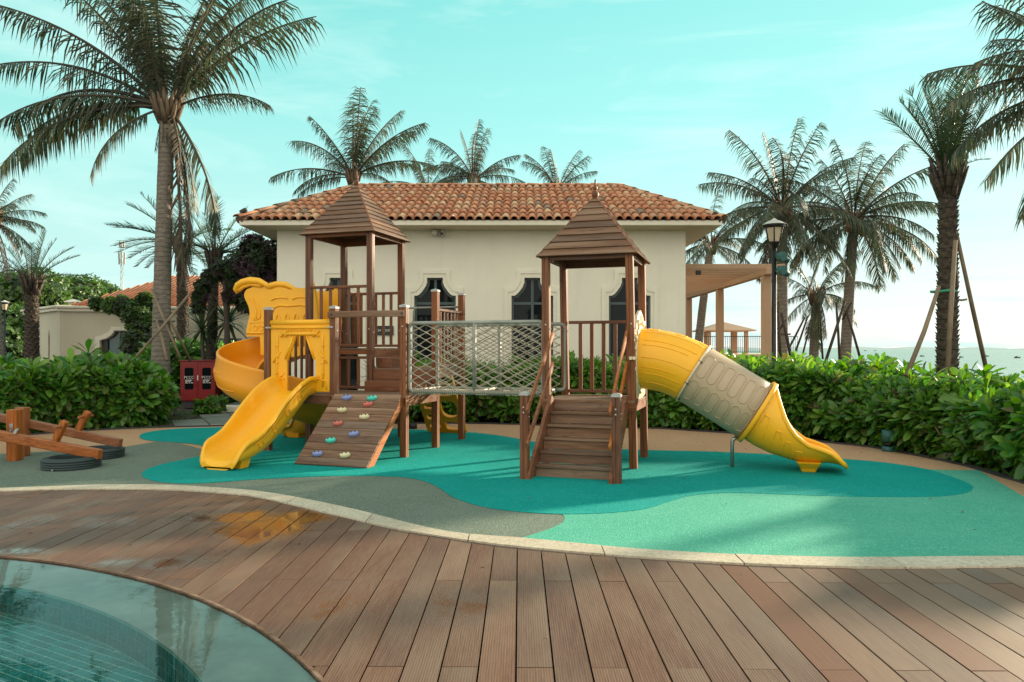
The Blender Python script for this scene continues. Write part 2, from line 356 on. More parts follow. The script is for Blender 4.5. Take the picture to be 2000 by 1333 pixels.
c = m.ramp(n, [(.32, (.26, .21, .15)), (.5, (.47, .41, .31)), (.7, (.60, .53, .41))]); c = m.mix(m.mr(n2, .4, .75, 0, .5), c, (.36, .29, .20)); c = m.hsv(c, .5, 1, m.mr(m.rand(), 0, 1, .88, 1.1))
m.set('Base Color', c); m.set('Roughness', .75); m.bump(n, .5, .004); M['kerb'] = m.m
m = Mat('grey_paving'); n = m.noise(m.map((1, 1, 1)), 4, 5, .7); c = m.mix(m.mr(n, .35, .7), (.13, .145, .125), (.24, .25, .22)); c = m.hsv(c, .5, 1, m.mr(m.rand(), 0, 1, .75, 1.15)); m.set('Base Color', c); m.set('Roughness', .6); m.bump(n, .4, .01); M['paving'] = m.m
# pool
m = Mat('pool_water'); fr = m.n.new('ShaderNodeFresnel'); fr.inputs[0].default_value = 1.33; gl = m.n.new('ShaderNodeBsdfGlossy'); gl.inputs['Roughness'].default_value = .012; tr = m.n.new('ShaderNodeBsdfTransparent'); tr.inputs[0].default_value = (.92, .985, .97, 1)
bp = m.n.new('ShaderNodeBump'); bp.inputs['Strength'].default_value = .12; bp.inputs['Distance'].default_value = .006
nn = m.math('ADD', m.noise(m.map((3, 7, 1)), 1.5, 3, .5, .6), m.math('MULTIPLY', m.noise(m.map((1, 2, 1)), 14, 2), .12)); m.l.new(nn, bp.inputs['Height'])
m.l.new(bp.outputs[0], fr.inputs[1]); m.l.new(bp.outputs[0], gl.inputs['Normal']); ms = m.n.new('ShaderNodeMixShader'); m.l.new(m.math('MINIMUM', m.math('MULTIPLY', fr.outputs[0], 1.05), 1.0), ms.inputs[0]); m.l.new(tr.outputs[0], ms.inputs[1]); m.l.new(gl.outputs[0], ms.inputs[2]); m.l.new(ms.outputs[0], m.out.inputs[0]); M['water'] = m.m
m = Mat('pool_tile'); c = m.hsv((.006, .20, .185), m.mr(m.rand(), 0, 1, .49, .51), 1, m.mr(m.rand(), 0, 1, .75, 1.2)); m.set('Base Color', c); m.set('Roughness', .3); M['ptile'] = m.m
m = Mat('pool_tile_joined'); c = m.hsv((.006, .20, .185), .5, 1, m.mr(m.rand('isl'), 0, 1, .75, 1.2)); m.set('Base Color', c); m.set('Roughness', .3); M['ptile2'] = m.m
M['fibre'] = plain('palm_fibre', (.15, .105, .065), .9, 0, .8, 30, .4)
M['grout'] = plain('pool_grout', (.26, .55, .48), .7); M['ledge'] = plain('pool_ledge', (.25, .30, .255), .6, 0, .3, 25, .25)
# sea
m = Mat('sea_water'); m.set('Base Color', (.20, .29, .26)); m.set('Specular IOR Level', .22); m.set('Roughness', .35); nn = m.noise(m.map((.06, .22, 1)), 1.0, 6, .6); m.bump(nn, .9, 1.6); M['sea'] = m.m
# foliage
def leafmat(name, cols, kind='isl', trans=.35, rough=.38, tip=None):
    m = Mat(name); r = m.rand(kind); c = m.ramp(r, [(i / (len(cols) - 1), q) for i, q in enumerate(cols)])
    n = m.noise(m.map((1, 1, 1)), 1.2, 3); c = m.hsv(c, .5, 1, m.mr(n, .3, .7, .75, 1.25))
    m.set('Base Color', c); m.set('Roughness', rough); m.set('Specular IOR Level', .45)
    t = m.n.new('ShaderNodeBsdfTranslucent'); m.l.new(m.hsv(c, .485, 1.15, 1.9), t.inputs[0]); x = m.n.new('ShaderNodeMixShader'); x.inputs[0].default_value = trans
    m.l.new(m.b.outputs[0], x.inputs[1]); m.l.new(t.outputs[0], x.inputs[2]); m.l.new(x.outputs[0], m.out.inputs[0]); return m.m
M['hleaf'] = leafmat('hedge_leaf', [(.026, .095, .016), (.050, .17, .022), (.095, .235, .028), (.036, .125, .020), (.17, .30, .04), (.045, .145, .02), (.11, .10, .03)])
M['hleaf2'] = leafmat('hedge_new_sunlit_leaf', [(.10, .25, .03), (.16, .32, .045), (.07, .19, .025), (.20, .34, .06), (.12, .24, .04)])  # new growth, lightened also for sunlight on the hedge tops
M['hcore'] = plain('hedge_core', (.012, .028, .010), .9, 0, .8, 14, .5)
M['palm'] = leafmat('palm_leaflet', [(.022, .042, .022), (.038, .058, .028), (.030, .048, .025), (.075, .066, .042), (.050, .085, .030), (.16, .125, .085)], trans=.20, rough=.55)
M['palmdry'] = leafmat('dry_leaflet', [(.09, .068, .045), (.145, .11, .075), (.065, .052, .034), (.18, .14, .095)], trans=.12, rough=.7)
M['date'] = leafmat('date_leaflet', [(.026, .056, .024), (.045, .080, .032), (.06, .098, .04), (.034, .066, .028), (.11, .11, .06)], trans=.22)
M['bush'] = leafmat('bush_leaf', [(.03, .075, .018), (.055, .115, .025), (.085, .15, .035), (.04, .09, .02)]); M['bushdk'] = leafmat('dark_bush_leaf', [(.018, .04, .014), (.03, .062, .02), (.04, .075, .022), (.05, .03, .035)])
M['boug'] = leafmat('purple_bract', [(.085, .045, .075), (.12, .055, .10), (.07, .04, .05), (.05, .05, .03)])
M['grass'] = leafmat('grass_blade', [(.04, .12, .02), (.07, .17, .03), (.05, .10, .02)])
def trunkmat(name, a, b, ring=9, rough=.9, bumpy=.8):
    m = Mat(name); n = m.noise(m.map((6, 6, 14)), 1.5, 6, .7); wv = m.n.new('ShaderNodeTexWave'); wv.bands_direction = 'Z'; wv.wave_profile = 'SAW'; m.l.new(m.coord('Object'), wv.inputs[0]); wv.inputs['Scale'].default_value = ring; wv.inputs['Distortion'].default_value = 2.2; wv.inputs['Detail'].default_value = 3; wv.inputs['Detail Scale'].default_value = 1.6
    c = m.mix(m.mr(n, .3, .72), a, b); c = m.mix(m.mr(wv.outputs['Fac'], .78, .98, 0, .75), c, tuple(x * .35 for x in a)); m.set('Base Color', c); m.set('Roughness', rough); m.bump(m.math('ADD', n, wv.outputs['Fac']), bumpy, .02); return m.m
M['trunk'] = trunkmat('palm_trunk', (.12, .10, .080), (.30, .265, .22), 3.2); M['dtrunk'] = trunkmat('date_trunk', (.035, .026, .02), (.11, .085, .062), 2.0)
M['stick'] = plain('support_pole', (.20, .145, .095), .8, 0, .5, 30, .3); M['stickdk'] = plain('dark_pole', (.06, .045, .035), .85, 0, .5, 30, .3)
M['rachis'] = plain('frond_stalk', (.16, .15, .06), .5); M['coconut'] = plain('coconut_husk', (.30, .10, .03), .7)
m = Mat('tyre_rubber'); m.set('Base Color', m.mix(m.noise(m.map((1, 1, 1)), 4, 5), (.008, .016, .018), (.02, .04, .042))); m.set('Roughness', .55); m.bump(m.noise(m.map((1, 1, 1)), 60), .3, .003); M['tyre'] = m.m
M['redpaint'] = plain('red_paint', (.24, .012, .014), .4, 0, .05, 30, .15, coat=.3); M['white'] = plain('white_print', (.75, .75, .72), .6, var=.03); M['black'] = plain('black_plastic', (.008, .008, .009), .4)
M['signdk'] = plain('sign_teal_black', (.01, .03, .03), .4); M['tealpl'] = plain('teal_plastic', (.02, .10, .09), .5); M['greentape'] = plain('green_tie', (.03, .28, .17), .6)
m = Mat('lantern_glass'); m.set('Base Color', (.62, .52, .36)); m.set('Roughness', .25); m.set('Transmission Weight', .25); M['lantern'] = m.m
M['lampblk'] = plain('lamp_black', (.012, .013, .013), .45, .2); M['camwhite'] = plain('camera_white', (.5, .48, .42), .4)
# ================================================================== GROUND, POOL, DECK
def smooth(pts, sub=4, closed=True):
    out = []; n = len(pts)
    rng = range(n) if closed else range(n - 1)
    for i in rng:
        if closed: p = [pts[(i + k - 1) % n] for k in range(4)]
        else: p = [pts[max(0, min(n - 1, i + k - 1))] for k in range(4)]
        for s_ in range(sub):
            t = s_ / sub; q = []
            for d in (0, 1):
                a, b, c, e = (x[d] for x in p)
                q.append(.5 * ((2 * b) + (c - a) * t + (2 * a - 5 * b + 4 * c - e) * t * t + (3 * b - a - 3 * c + e) * t ** 3))
            out.append(tuple(q))
    if not closed: out.append(tuple(pts[-1][:2]))
    return out
FLAT = Matrix(((1, 0, 0, 0), (0, 0, 1, 0), (0, 1, 0, 0), (0, 0, 0, 1)))      # plate (x,z) -> ground (x,y), y -> height
def sheet(name, outer, holes, z, mat, kind='structure', thick=.003, parent=None):
    b = MB(); b.plate(outer, holes, z, z - thick, FLAT); o = b.build(name, mat, parent)
    if kind and not parent: o['kind'] = kind
    return o
kerb_top_px = [(-160, 962), (0, 955.6), (150, 950), (236, 948), (322, 949), (408, 953.5), (500, 961), (582, 974), (696, 998), (871, 1040), (1025, 1054), (1200, 1071), (1360, 1082), (1520, 1089), (1680, 1092), (1840, 1090), (2000, 1089), (2200, 1086)]
kerb_bot_px = [(-160, 966), (0, 961), (120, 957.5), (236, 957), (344, 959), (430, 964.6), (500, 972), (657.5, 1008), (759, 1031.7), (920, 1059), (1060, 1075), (1200, 1087), (1400, 1101), (1560, 1108), (1720, 1111), (1880, 1110), (2000, 1108), (2200, 1104)]
KT = smooth([tuple(G(*p)[:2]) for p in kerb_top_px], 5, False); KB = smooth([tuple(G(*p)[:2]) for p in kerb_bot_px], 5, False)
def interp(curve, x):
    for (x0, y0), (x1, y1) in zip(curve, curve[1:]):
        if x0 <= x <= x1: return y0 + (y1 - y0) * (x - x0) / (x1 - x0)
    return curve[0][1] if x < curve[0][0] else curve[-1][1]
# pool: circle through three points of its rim
def circ(a, b, c):
    ax, ay, bx, by, cx, cy = *a, *b, *c
    d = 2 * (ax * (by - cy) + bx * (cy - ay) + cx * (ay - by))
    ux = ((ax * ax + ay * ay) * (by - cy) + (bx * bx + by * by) * (cy - ay) + (cx * cx + cy * cy) * (ay - by)) / d
    uy = ((ax * ax + ay * ay) * (cx - bx) + (bx * bx + by * by) * (ax - cx) + (cx * cx + cy * cy) * (bx - ax)) / d
    return ux, uy, math.hypot(ax - ux, ay - uy)
PX, PY, PR = circ(G(0, 1085.5)[:2], G(322, 1142.6)[:2], G(631, 1329)[:2])
def ring(r, n=96): return [(PX + r * cos(2 * pi * i / n), PY + r * sin(2 * pi * i / n)) for i in range(n)]
# land
hole = [(-14, -8), (14, -8), (14, 4.0), (-.6, 4.0), (-.6, 5.3), (-14, 5.3)]
land = [(-900, -60), (70, -60), (70, 17), (24, 24), (17, 34), (17, 60), (9, 64), (4, 90), (-60, 1200), (-900, 1200)]
sheet('ground', land, [hole], -.03, M['soil'], thick=.5)
sheet('deck_void_sheet', [(-14.1, -8.1), (14.1, -8.1), (14.1, 4.1), (-.5, 4.1), (-.5, 5.4), (-14.1, 5.4)], [ring(PR + .004)], -.036, M['void'], thick=.02)  # near-black sheet stands in for the shade below the board gaps
sea = sheet('sea', [(-5000, -300), (6000, -300), (6000, 7000), (-5000, 7000)], [[(-880, -59), (68, -59), (68, 16), (16, 58), (3, 85), (-62, 1195), (-880, 1195)]], -1.6, M['sea'])
# rubber
outer_px = [(-200, 866), (0, 856), (56, 850.5), (193, 841), (301, 836.5), (380, 834.5), (462, 832.5), (575, 830), (803, 828.5), (912, 828.5), (1011, 830), (1054, 832), (1218, 836.5), (1297, 838.5), (1334, 841.5), (1434, 848), (1548, 858), (1600, 864), (1680, 872.5), (1726, 879), (1852, 904), (1911, 919), (1957, 933.6), (2000, 946), (2120, 985)]
OUT = smooth([tuple(G(*p)[:2]) for p in outer_px], 4, False)
rub_outer = OUT + [(p[0], p[1] + .005) for p in reversed(KT)]
sheet('peach_rubber_surface', rub_outer, [], 0.0, M['peach'])
sage_top = [(-200, 900), (0, 887.7), (52, 884.7), (150, 880), (238, 874), (301, 864), (335, 862)]
sg = smooth([tuple(G(*p)[:2]) for p in sage_top], 4, False)
sage_r = [(420, 885), (500, 900), (836, 920), (1000, 960), (1085, 990), (1096, 1006), (1103, 1013), (1100, 1022), (1077.5, 1033), (1042.5, 1045), (1010, 1053.2)]
sg += smooth([tuple(G(*p)[:2]) for p in sage_r], 3, False)
xr = sg[-1][0]
sg2 = sg + [(p[0], p[1] + .02) for p in reversed(KT) if p[0] < xr - .02]
sheet('sage_rubber_surface', sg2, [], .004, M['sage'])
mint_px = [(1103, 1013), (1097, 1004), (1200, 990), (1400, 950), (1700, 930), (1800, 917.5), (1860, 919.5), (1911, 919.5)]
mt = [tuple(G(*p)[:2]) for p in mint_px]
xo = mt[-1][0]
mt += [p for p in OUT if p[0] > xo + .03 and p[1] < mt[-1][1]]
mt = mt + [(p[0], p[1] + .02) for p in reversed(KT) if p[0] > xr + .02]
mt += [tuple(G(*p)[:2]) for p in ((1013, 1053.5), (1042.5, 1045), (1077.5, 1033), (1100, 1022))]
sheet('mint_rubber_surface', mt, [], .0055, M['mint'])
teal_px = [(272, 853.5), (282, 847), (310, 842), (365, 837.5), (430, 835.8), (500, 834.5), (585, 833.5), (690, 834.5), (800, 840), (860, 841.5), (912, 845), (961, 850), (1011, 858), (1054, 866), (1120, 873), (1218, 879), (1264, 880.6), (1391, 883.5), (1533, 890.6), (1647, 898), (1710, 903), (1768, 910.5), (1818, 920), (1873, 938), (1898, 950), (1898, 958), (1880, 966), (1820, 972), (1680, 972), (1560, 968.5), (1470, 965), (1420, 964.5), (1372, 967), (1340, 972), (1300, 984), (1260, 996), (1200, 1003), (1150, 1005.5), (1095, 1006), (1040, 1003.5), (990, 999), (950, 993), (920, 985.5), (895, 977), (878, 969), (857, 954), (830, 942), (790, 934), (740, 931.5), (680, 931), (600, 933), (500, 938), (420, 944), (360, 946), (310, 942.5), (285, 936), (277, 929), (284, 920), (310, 910), (350, 901), (390, 892), (405, 884), (403, 876), (390, 870.5), (370, 867.5), (335, 864.5), (301, 862.5), (279, 859)]
TEAL = smooth([tuple(G(*p)[:2]) for p in teal_px], 3)
sheet('teal_rubber_surface', TEAL, [], .009, M['teal'])
# kerb stones between rubber and deck
kerb = empty('kerb'); kerb['kind'] = 'structure'
x = KT[0][0]
while x < KT[-1][0] - .3:
    x2 = x + ru(.85, 1.1); xs = [x + .004 + (x2 - x - .008) * i / 5 for i in range(6)]
    b = MB(); top = [(a, interp(KT, a)) for a in xs]; bot = [(a, interp(KB, a)) for a in xs]
    b.plate(bot + top[::-1], [], ru(.011, .014), -.05, FLAT); b.build('kerb_stone', M['kerb'], kerb); x = x2
# dark edging along the outer rubber border
b = MB(); L = OUT; rings_ = []
for i, p in enumerate(L):
    a, c = Vector(L[max(i - 1, 0)]), Vector(L[min(i + 1, len(L) - 1)]); t = (c - a).normalized(); nrm = Vector((-t.y, t.x)); q = Vector(p) + nrm * .085
    rings_.append([Vector((p[0], p[1], -.05)), Vector((p[0], p[1], .022)), Vector((q.x, q.y, .022)), Vector((q.x, q.y, -.05))])
b.loft(rings_, True, True, False); tag(b.build('border_edging', M['edge']), kind='structure')
# deck boards
deck = empty('deck'); deck['kind'] = 'structure'
PITCH = .165; GAP = .0085
def pool_y(x):
    d = PR * PR - (x - PX) ** 2
    return PY + sqrt(d) if d > 0 else None
def bot_lim(x):
    y = pool_y(x); return y + .010 if (y is not None) else -3.0
k = -52
while k < 52:
    x0 = H * (-.0115 + .1178 * k); x1 = x0 + PITCH; k += 1
    par = k % 2
    joints = [3.2 + 1.2 * j for j in range(-5, 6)]; joints = [j for i_, j in enumerate(joints) if i_ % 2 == par]
    joints = [j - .018 * x0 for j in joints]
    for j0, j1 in zip([-9] + joints, joints + [20]):
        a, c = x0 + GAP / 2, x1 - GAP / 2; n = 9; xs = [a + (c - a) * i / (n - 1) for i in range(n)]
        tp = [min(j1 - .0025, interp(KB, x_) - .004) for x_ in xs]; bt = [max(j0 + .0025, bot_lim(x_)) for x_ in xs]
        if min(tp) < -2.5: continue
        ok = [i for i in range(n) if tp[i] - bt[i] > .006]
        if len(ok) < 2 or max(t - q for t, q in zip(tp, bt)) < .02: continue
        xs, tp, bt = [xs[i] for i in ok], [tp[i] for i in ok], [bt[i] for i in ok]
        loop = [(x_, min(q, t - .003)) for x_, q, t in zip(xs, bt, tp)] + [(x_, t) for x_, t in reversed(list(zip(xs, tp)))]
        # drop collinear interior points
        keep = [loop[0]]
        for i in range(1, len(loop)):
            p, q, r_ = keep[-1], loop[i], loop[(i + 1) % len(loop)]
            if abs((q[0] - p[0]) * (r_[1] - p[1]) - (q[1] - p[1]) * (r_[0] - p[0])) > 1e-6: keep.append(q)
        z = ru(-.0012, .0012); b = MB(); b.plate(keep, [], z, z - .024, FLAT); o = b.build('deck_board', M['deck'], deck)
        mesh_center(o); o.rotation_euler = (ru(-.0006, .0006), ru(-.003, .003), 0)
# thin wooden rim round the pool
b = MB(); rr = []
for i in range(129):
    t = -1.5 + 4.2 * i / 128
    d = Vector((cos(t), sin(t), 0)); c0 = Vector((PX, PY, 0))
    rr.append([c0 + d * (PR - .012) + Vector((0, 0, -.06)), c0 + d * (PR - .012) + Vector((0, 0, .003)), c0 + d * (PR + .006) + Vector((0, 0, .003)), c0 + d * (PR + .006) + Vector((0, 0, -.06))])
b.loft(rr, True, True, False); rim = b.build('pool_rim', M['brownx']); rim['kind'] = 'structure'
b = MB(); rg_ = ring(PR - .012); b.add([Vector((x, y, -.008)) for x, y in rg_], [tuple(range(len(rg_)))]); tag(b.build('pool_water', M['water']), kind='structure')
basin = empty('pool_basin'); basin['kind'] = 'structure'
LW = .40
sheet('ledge', ring(PR - .001), [ring(PR - LW)], -.022, M['ledge'], thick=.3, parent=basin)
FZ = -.20
sheet('grout_floor', ring(PR - LW + .01), [], FZ, M['grout'], thick=.02, parent=basin)
# mosaic tiles: wall band and floor grid
TS = .052; wt = []; 
n_t = int(2 * pi * (PR - LW) / TS)
b = MB(); b.loft([[Vector((PX + (PR - LW - .003) * cos(2 * pi * i / 160), PY + (PR - LW - .003) * sin(2 * pi * i / 160), z)) for i in range(160)] for z in (-.024, FZ)], True, False, False); b.build('grout_wall', M['grout'], basin)
cand = []
for i in range(n_t):
    a = 2 * pi * i / n_t
    if not (-.9 < a < 3.3 or a > 2 * pi - .9): continue
    for j in range(3):
        z = -.03 - TS * (j + .5); p = Vector((PX + (PR - LW - .007) * cos(a), PY + (PR - LW - .007) * sin(a), z)); cand.append((p, Matrix.Translation(p) @ Matrix.Rotation(a + pi / 2, 4, 'Z') @ Matrix.Rotation(pi / 2, 4, 'X')))
th = R(-28)
nn_ = int(PR / TS) + 2
for i in range(-nn_, nn_):
    for j in range(-nn_, nn_):
        lx, ly = i * TS, j * TS; x, y = PX + lx * cos(th) - ly * sin(th), PY + lx * sin(th) + ly * cos(th)
        if math.hypot(x - PX, y - PY) > PR - LW + TS * .3: continue
        if y < .6 or x < -5.5: continue
        p = Vector((x, y, FZ + .002)); cand.append((p, Matrix.Translation(p) @ Matrix.Rotation(th, 4, 'Z')))
def vis(p):
    if p.y < .5: return False
    px, py = CX + F * p.x / p.y, CY + F * (H - p.z) / p.y
    return 0 < px < 2000 and 0 < py < 1333
b = MB(); e = TS / 2 - .0040; b.box((-e, -e, -.002), (e, e, .0008)); tm = b.build('tile', M['ptile'], mesh_only=True)
visc = sorted([c for c in cand if vis(c[0])], key=lambda c: c[0].y); near = visc[:300]; ids = set(id(c) for c in near)
for p, Mx in near: inst(tm, 'tile', basin, Mx)
b = MB()
for c in cand:
    if id(c) not in ids: b.box((-e, -e, -.002), (e, e, .0008), c[1])
tag(b.build('mosaic_tiles', M['ptile2'], basin), kind='stuff')
# grey paved path with a pale step, lawn patch
path = empty('path'); path['kind'] = 'structure'
pl = [G(330, 835)[:2], G(410, 804)[:2], G(760, 804)[:2], G(760, 829)[:2], G(560, 830)[:2]]
def in_poly(x, y, poly):
    c = False; n = len(poly)
    for i in range(n):
        x1, y1 = poly[i]; x2, y2 = poly[(i + 1) % n]
        if (y1 > y) != (y2 > y) and x < (x2 - x1) * (y - y1) / (y2 - y1) + x1: c = not c
    return c
sheet('path_bed', [tuple(p) for p in pl], [], -.018, M['soil'], parent=path)
b = MB(); b.box((-.29, -.29, -.02), (.29, .29, 0), ch=.008); pm = b.build('paving_slab', M['paving'], mesh_only=True)
for i in range(-40, 40):
    for j in range(-40, 40):
        lx, ly = i * .6, j * .6; x, y = -6 + lx * cos(.5) - ly * sin(.5), 14.6 + lx * sin(.5) + ly * cos(.5)
        if in_poly(x, y, pl): inst(pm, 'paving_slab', path, Matrix.Translation((x, y, ru(-.004, .002))) @ Matrix.Rotation(.5, 4, 'Z'))
b = MB(); p0, p1 = G(410, 804), G(770, 804); b.box((p0.x, p0.y, -.03), (p1.x, p0.y + .3, .125), ch=.02); b.build('path_step', M['trim'], path)
b = MB(); b.box((p0.x + .1, p0.y + .301, -.03), (p1.x + 1, p0.y + 6, .118)); b.build('upper_path', M['paving'], path)
lawn = [G(250, 842)[:2], G(330, 834)[:2], G(405, 805)[:2], G(300, 800)[:2], G(180, 812)[:2]]
sheet('lawn', [tuple(p) for p in lawn], [], -.008, M['soil'])
b = MB()
for _ in range(5200):
    x, y = ru(-11, -6.5), ru(12.5, 17.5)
    if not in_poly(x, y, lawn): continue
    a = ru(0, 6.28); h = ru(.03, .065); d = Vector((cos(a), sin(a), 0)) * .006; t = Vector((ru(-.02, .02), ru(-.02, .02), h)); p = Vector((x, y, -.008)); b.add([p - d, p + d, p + t], [(0, 1, 2)])
tag(b.build('grass', M['grass']), 'short green lawn beside the grey path near the left hedge', 'grass', kind='stuff')
#@@PART2
# ================================================================== PLAYSET
AL = R(17.6); U, V = 1.036, .98
PS = empty('playset', (-3.47, 10.04, 0), -AL)
tag(PS, 'wooden playground set with two roofed towers, rope bridge and yellow slides on teal rubber', 'playset')
def Tr(x, y, z): return Matrix.Translation((x, y, z))
I4 = Matrix.Identity(4)
VPL = Matrix(((0, 1, 0, 0), (1, 0, 0, 0), (0, 0, 1, 0), (0, 0, 0, 1)))   # plate (x,z) with thickness -> x along v, thickness along u
def groove_sec(w, g=.004, gw=.0045):
    h = w / 2; c = .006; off = -.004
    P = []
    for k in range(4):
        a = k * pi / 2; ca, sa = cos(a), sin(a)
        for x, y in ((-h + c, -h), (off - gw, -h), (off - gw * .5, -h + g * 1.6), (off + gw * .5, -h + g * 1.6), (off + gw, -h), (h - c, -h)):
            P.append((x * ca - y * sa, x * sa + y * ca))
    return P
SEC = groove_sec(.090)
def post(u, v, z1, cap=False, lean=0.0, z0=0.0, mat='redz'):
    b = MB(); b.loft([[Vector((x + lean * (z - 1.0) / 1.5, y, z)) for x, y in SEC] for z in (z0, z0 + .3, (z0 + z1) / 2, z1)], True, True, False)
    o = b.build('post', M[mat], PS); o.location = (u, v, 0)
    b = MB(); b.box((-.056, -.056, 0), (.056, .056, .007), ch=.002); q = b.build('base_plate', M['dkmetal'], o)
    if cap:
        b = MB(); b.box((-.051, -.051, z1 - .022), (.051, .051, z1 + .008), ch=.004); b.loft([[Vector((a * .05 * s, c * .05 * s, z1 + z)) for a, c in ((-1, -1), (1, -1), (1, 1), (-1, 1))] for s, z in ((1, .008), (.1, .024))], True, True, False); b.build('post_cap', M['cap'], o)
    b = MB()
    for z in (.78, min(z1 - .2, 1.70)):
        for s in (-1, 1):
            b.tube([(0, s * .044, z), (0, s * .053, z)], .009, 8)
            b.tube([(s * .044, 0, z - .05), (s * .053, 0, z - .05)], .009, 8)
    tag(b.build('bolt', M['bolt'], o), kind='stuff')
    return o
for i in range(3): post(i * U, 0, 1.965, True)
for u, v in ((0, V), (U, V), (0, 2 * V), (U, 2 * V)): post(u, v, 3.13)
post(2 * U, V, 2.24, True); post(2 * U, 2 * V, 2.26, True)
RU0, RU1, RV = 3.985, 5.02, .94
for u, v, ln in ((RU0, 0, -.01), (RU1, 0, -.03), (RU0, RV, -.03), (RU1, RV, -.02)): post(u, v, 2.53, lean=ln)
post(4.025, -1.03, .925, True, -.0); post(5.015, -1.0, .925, True, -.01)
def railing(p0, p1, z0, z1, n, bw=.046, axis='x', mat='red', name='railing', hb=.045):
    p0, p1 = Vector((*p0, 0)), Vector((*p1, 0)); d = (p1 - p0); L = d.length; d.normalize()
    b = MB(); b.beam(p0 + Vector((0, 0, z1 - .02)), p1 + Vector((0, 0, z1 - .02)), .05, .04)
    o = b.build(name, M[mat + axis], PS); b = MB(); b.beam(p0 + Vector((0, 0, z0 + .02)), p1 + Vector((0, 0, z0 + .02)), .05, .04); b.build('bottom_rail', M[mat + axis], o)
    M_ = Matrix(((d.x, -d.y, 0, 0), (d.y, d.x, 0, 0), (0, 0, 1, 0), (0, 0, 0, 1)))
    bb = MB(); bb.box((-bw / 2, -.011, z0 + .041), (bw / 2, .011, z1 - .041), M_, ch=.003); me = bb.build('baluster', M[mat + 'z'], mesh_only=True)
    for i in range(n):
        q = p0 + d * (L * (i + 1) / (n + 1)); inst(me, 'baluster', o, Tr(q.x + ru(-.003, .003), q.y, 0))
    return o
h = .048
railing((h, V), (U - h, V), 1.44, 2.35, 5)                           # high tower, front
railing((h, V), (U - h, V), .82, 1.30, 5)                            # below it
railing((h, 2 * V), (U - h, 2 * V), 1.44, 2.32, 6)                     # high tower, back
railing((0, h), (0, V - h), .82, 1.76, 5, axis='y')                  # low deck, left
railing((2 * U, V + h), (2 * U, 2 * V - h), 1.15, 1.99, 6, axis='y', bw=.04)
railing((RU0 + h, RV), (RU1 - h, RV), .83, 1.78, 5, bw=.05)
def floor(u0, u1, v0, v1, z, n=8, name='platform', mat='brown', th=.1):
    b = MB(); b.plate([(u0, v0), (u1, v0), (u1, v1), (u0, v1)], [[(u0 + .04, v0 + .04), (u1 - .04, v0 + .04), (u1 - .04, v1 - .04), (u0 + .04, v1 - .04)]], z - .03 - th, z - .03, FLAT)
    o = b.build(name, M['redx'], PS)
    w = (v1 - v0) / n
    for i in range(n):
        b = MB(); b.box((u0, v0 + i * w + .002, z - .029), (u1, v0 + (i + 1) * w - .002, z + ru(-.001, .001)), ch=.003); b.build('floor_board', M[mat + 'x'], o)
    return o
e = .05
floor(-.04, U, -.045, V - .046, .80); floor(U + .002, 2 * U + .04, -.045, V - .046, .80)
floor(-.04, U + .04, V - .045, 2 * V + .045, 1.42, name='platform', th=.06)
floor(U + .046, 2 * U + .03, V - .0, 2 * V + .045, 1.13)
floor(RU0 - .04, RU1 + .04, -.06, RV + .05, .80)
b = MB(); b.box((U + .05, V - .27, .801), (2 * U - .03, V - .005, .95), ch=.004); b.build('step', M['redx'], PS)
b = MB(); b.box((U + .05, V - .02, .951), (2 * U - .03, V - .004, 1.10)); b.build('step_riser', M['redx'], PS)
b = MB(); b.box((U + .05, V + .09, 1.131), (U + .30, 2 * V - .06, 1.28), ch=.004); b.build('step', M['redy'], PS)
b = MB(); b.box((U + .032, V + .05, 1.281), (U + .046, 2 * V - .05, 1.40)); b.build('step_riser', M['redy'], PS)
# crossbar over the ramp
b = MB(); b.beam((U - .06, -.058, 1.865), (2 * U + .03, -.058, 1.865), .028, .085, ch=.005); o = b.build('crossbar', M['brownx'], PS)
b = MB()
for u in (U, 2 * U): b.tube([(u, -.072, 1.865), (u, -.079, 1.865)], .013, 10)
tag(b.build('bolt', M['dkmetal'], o), kind='stuff')
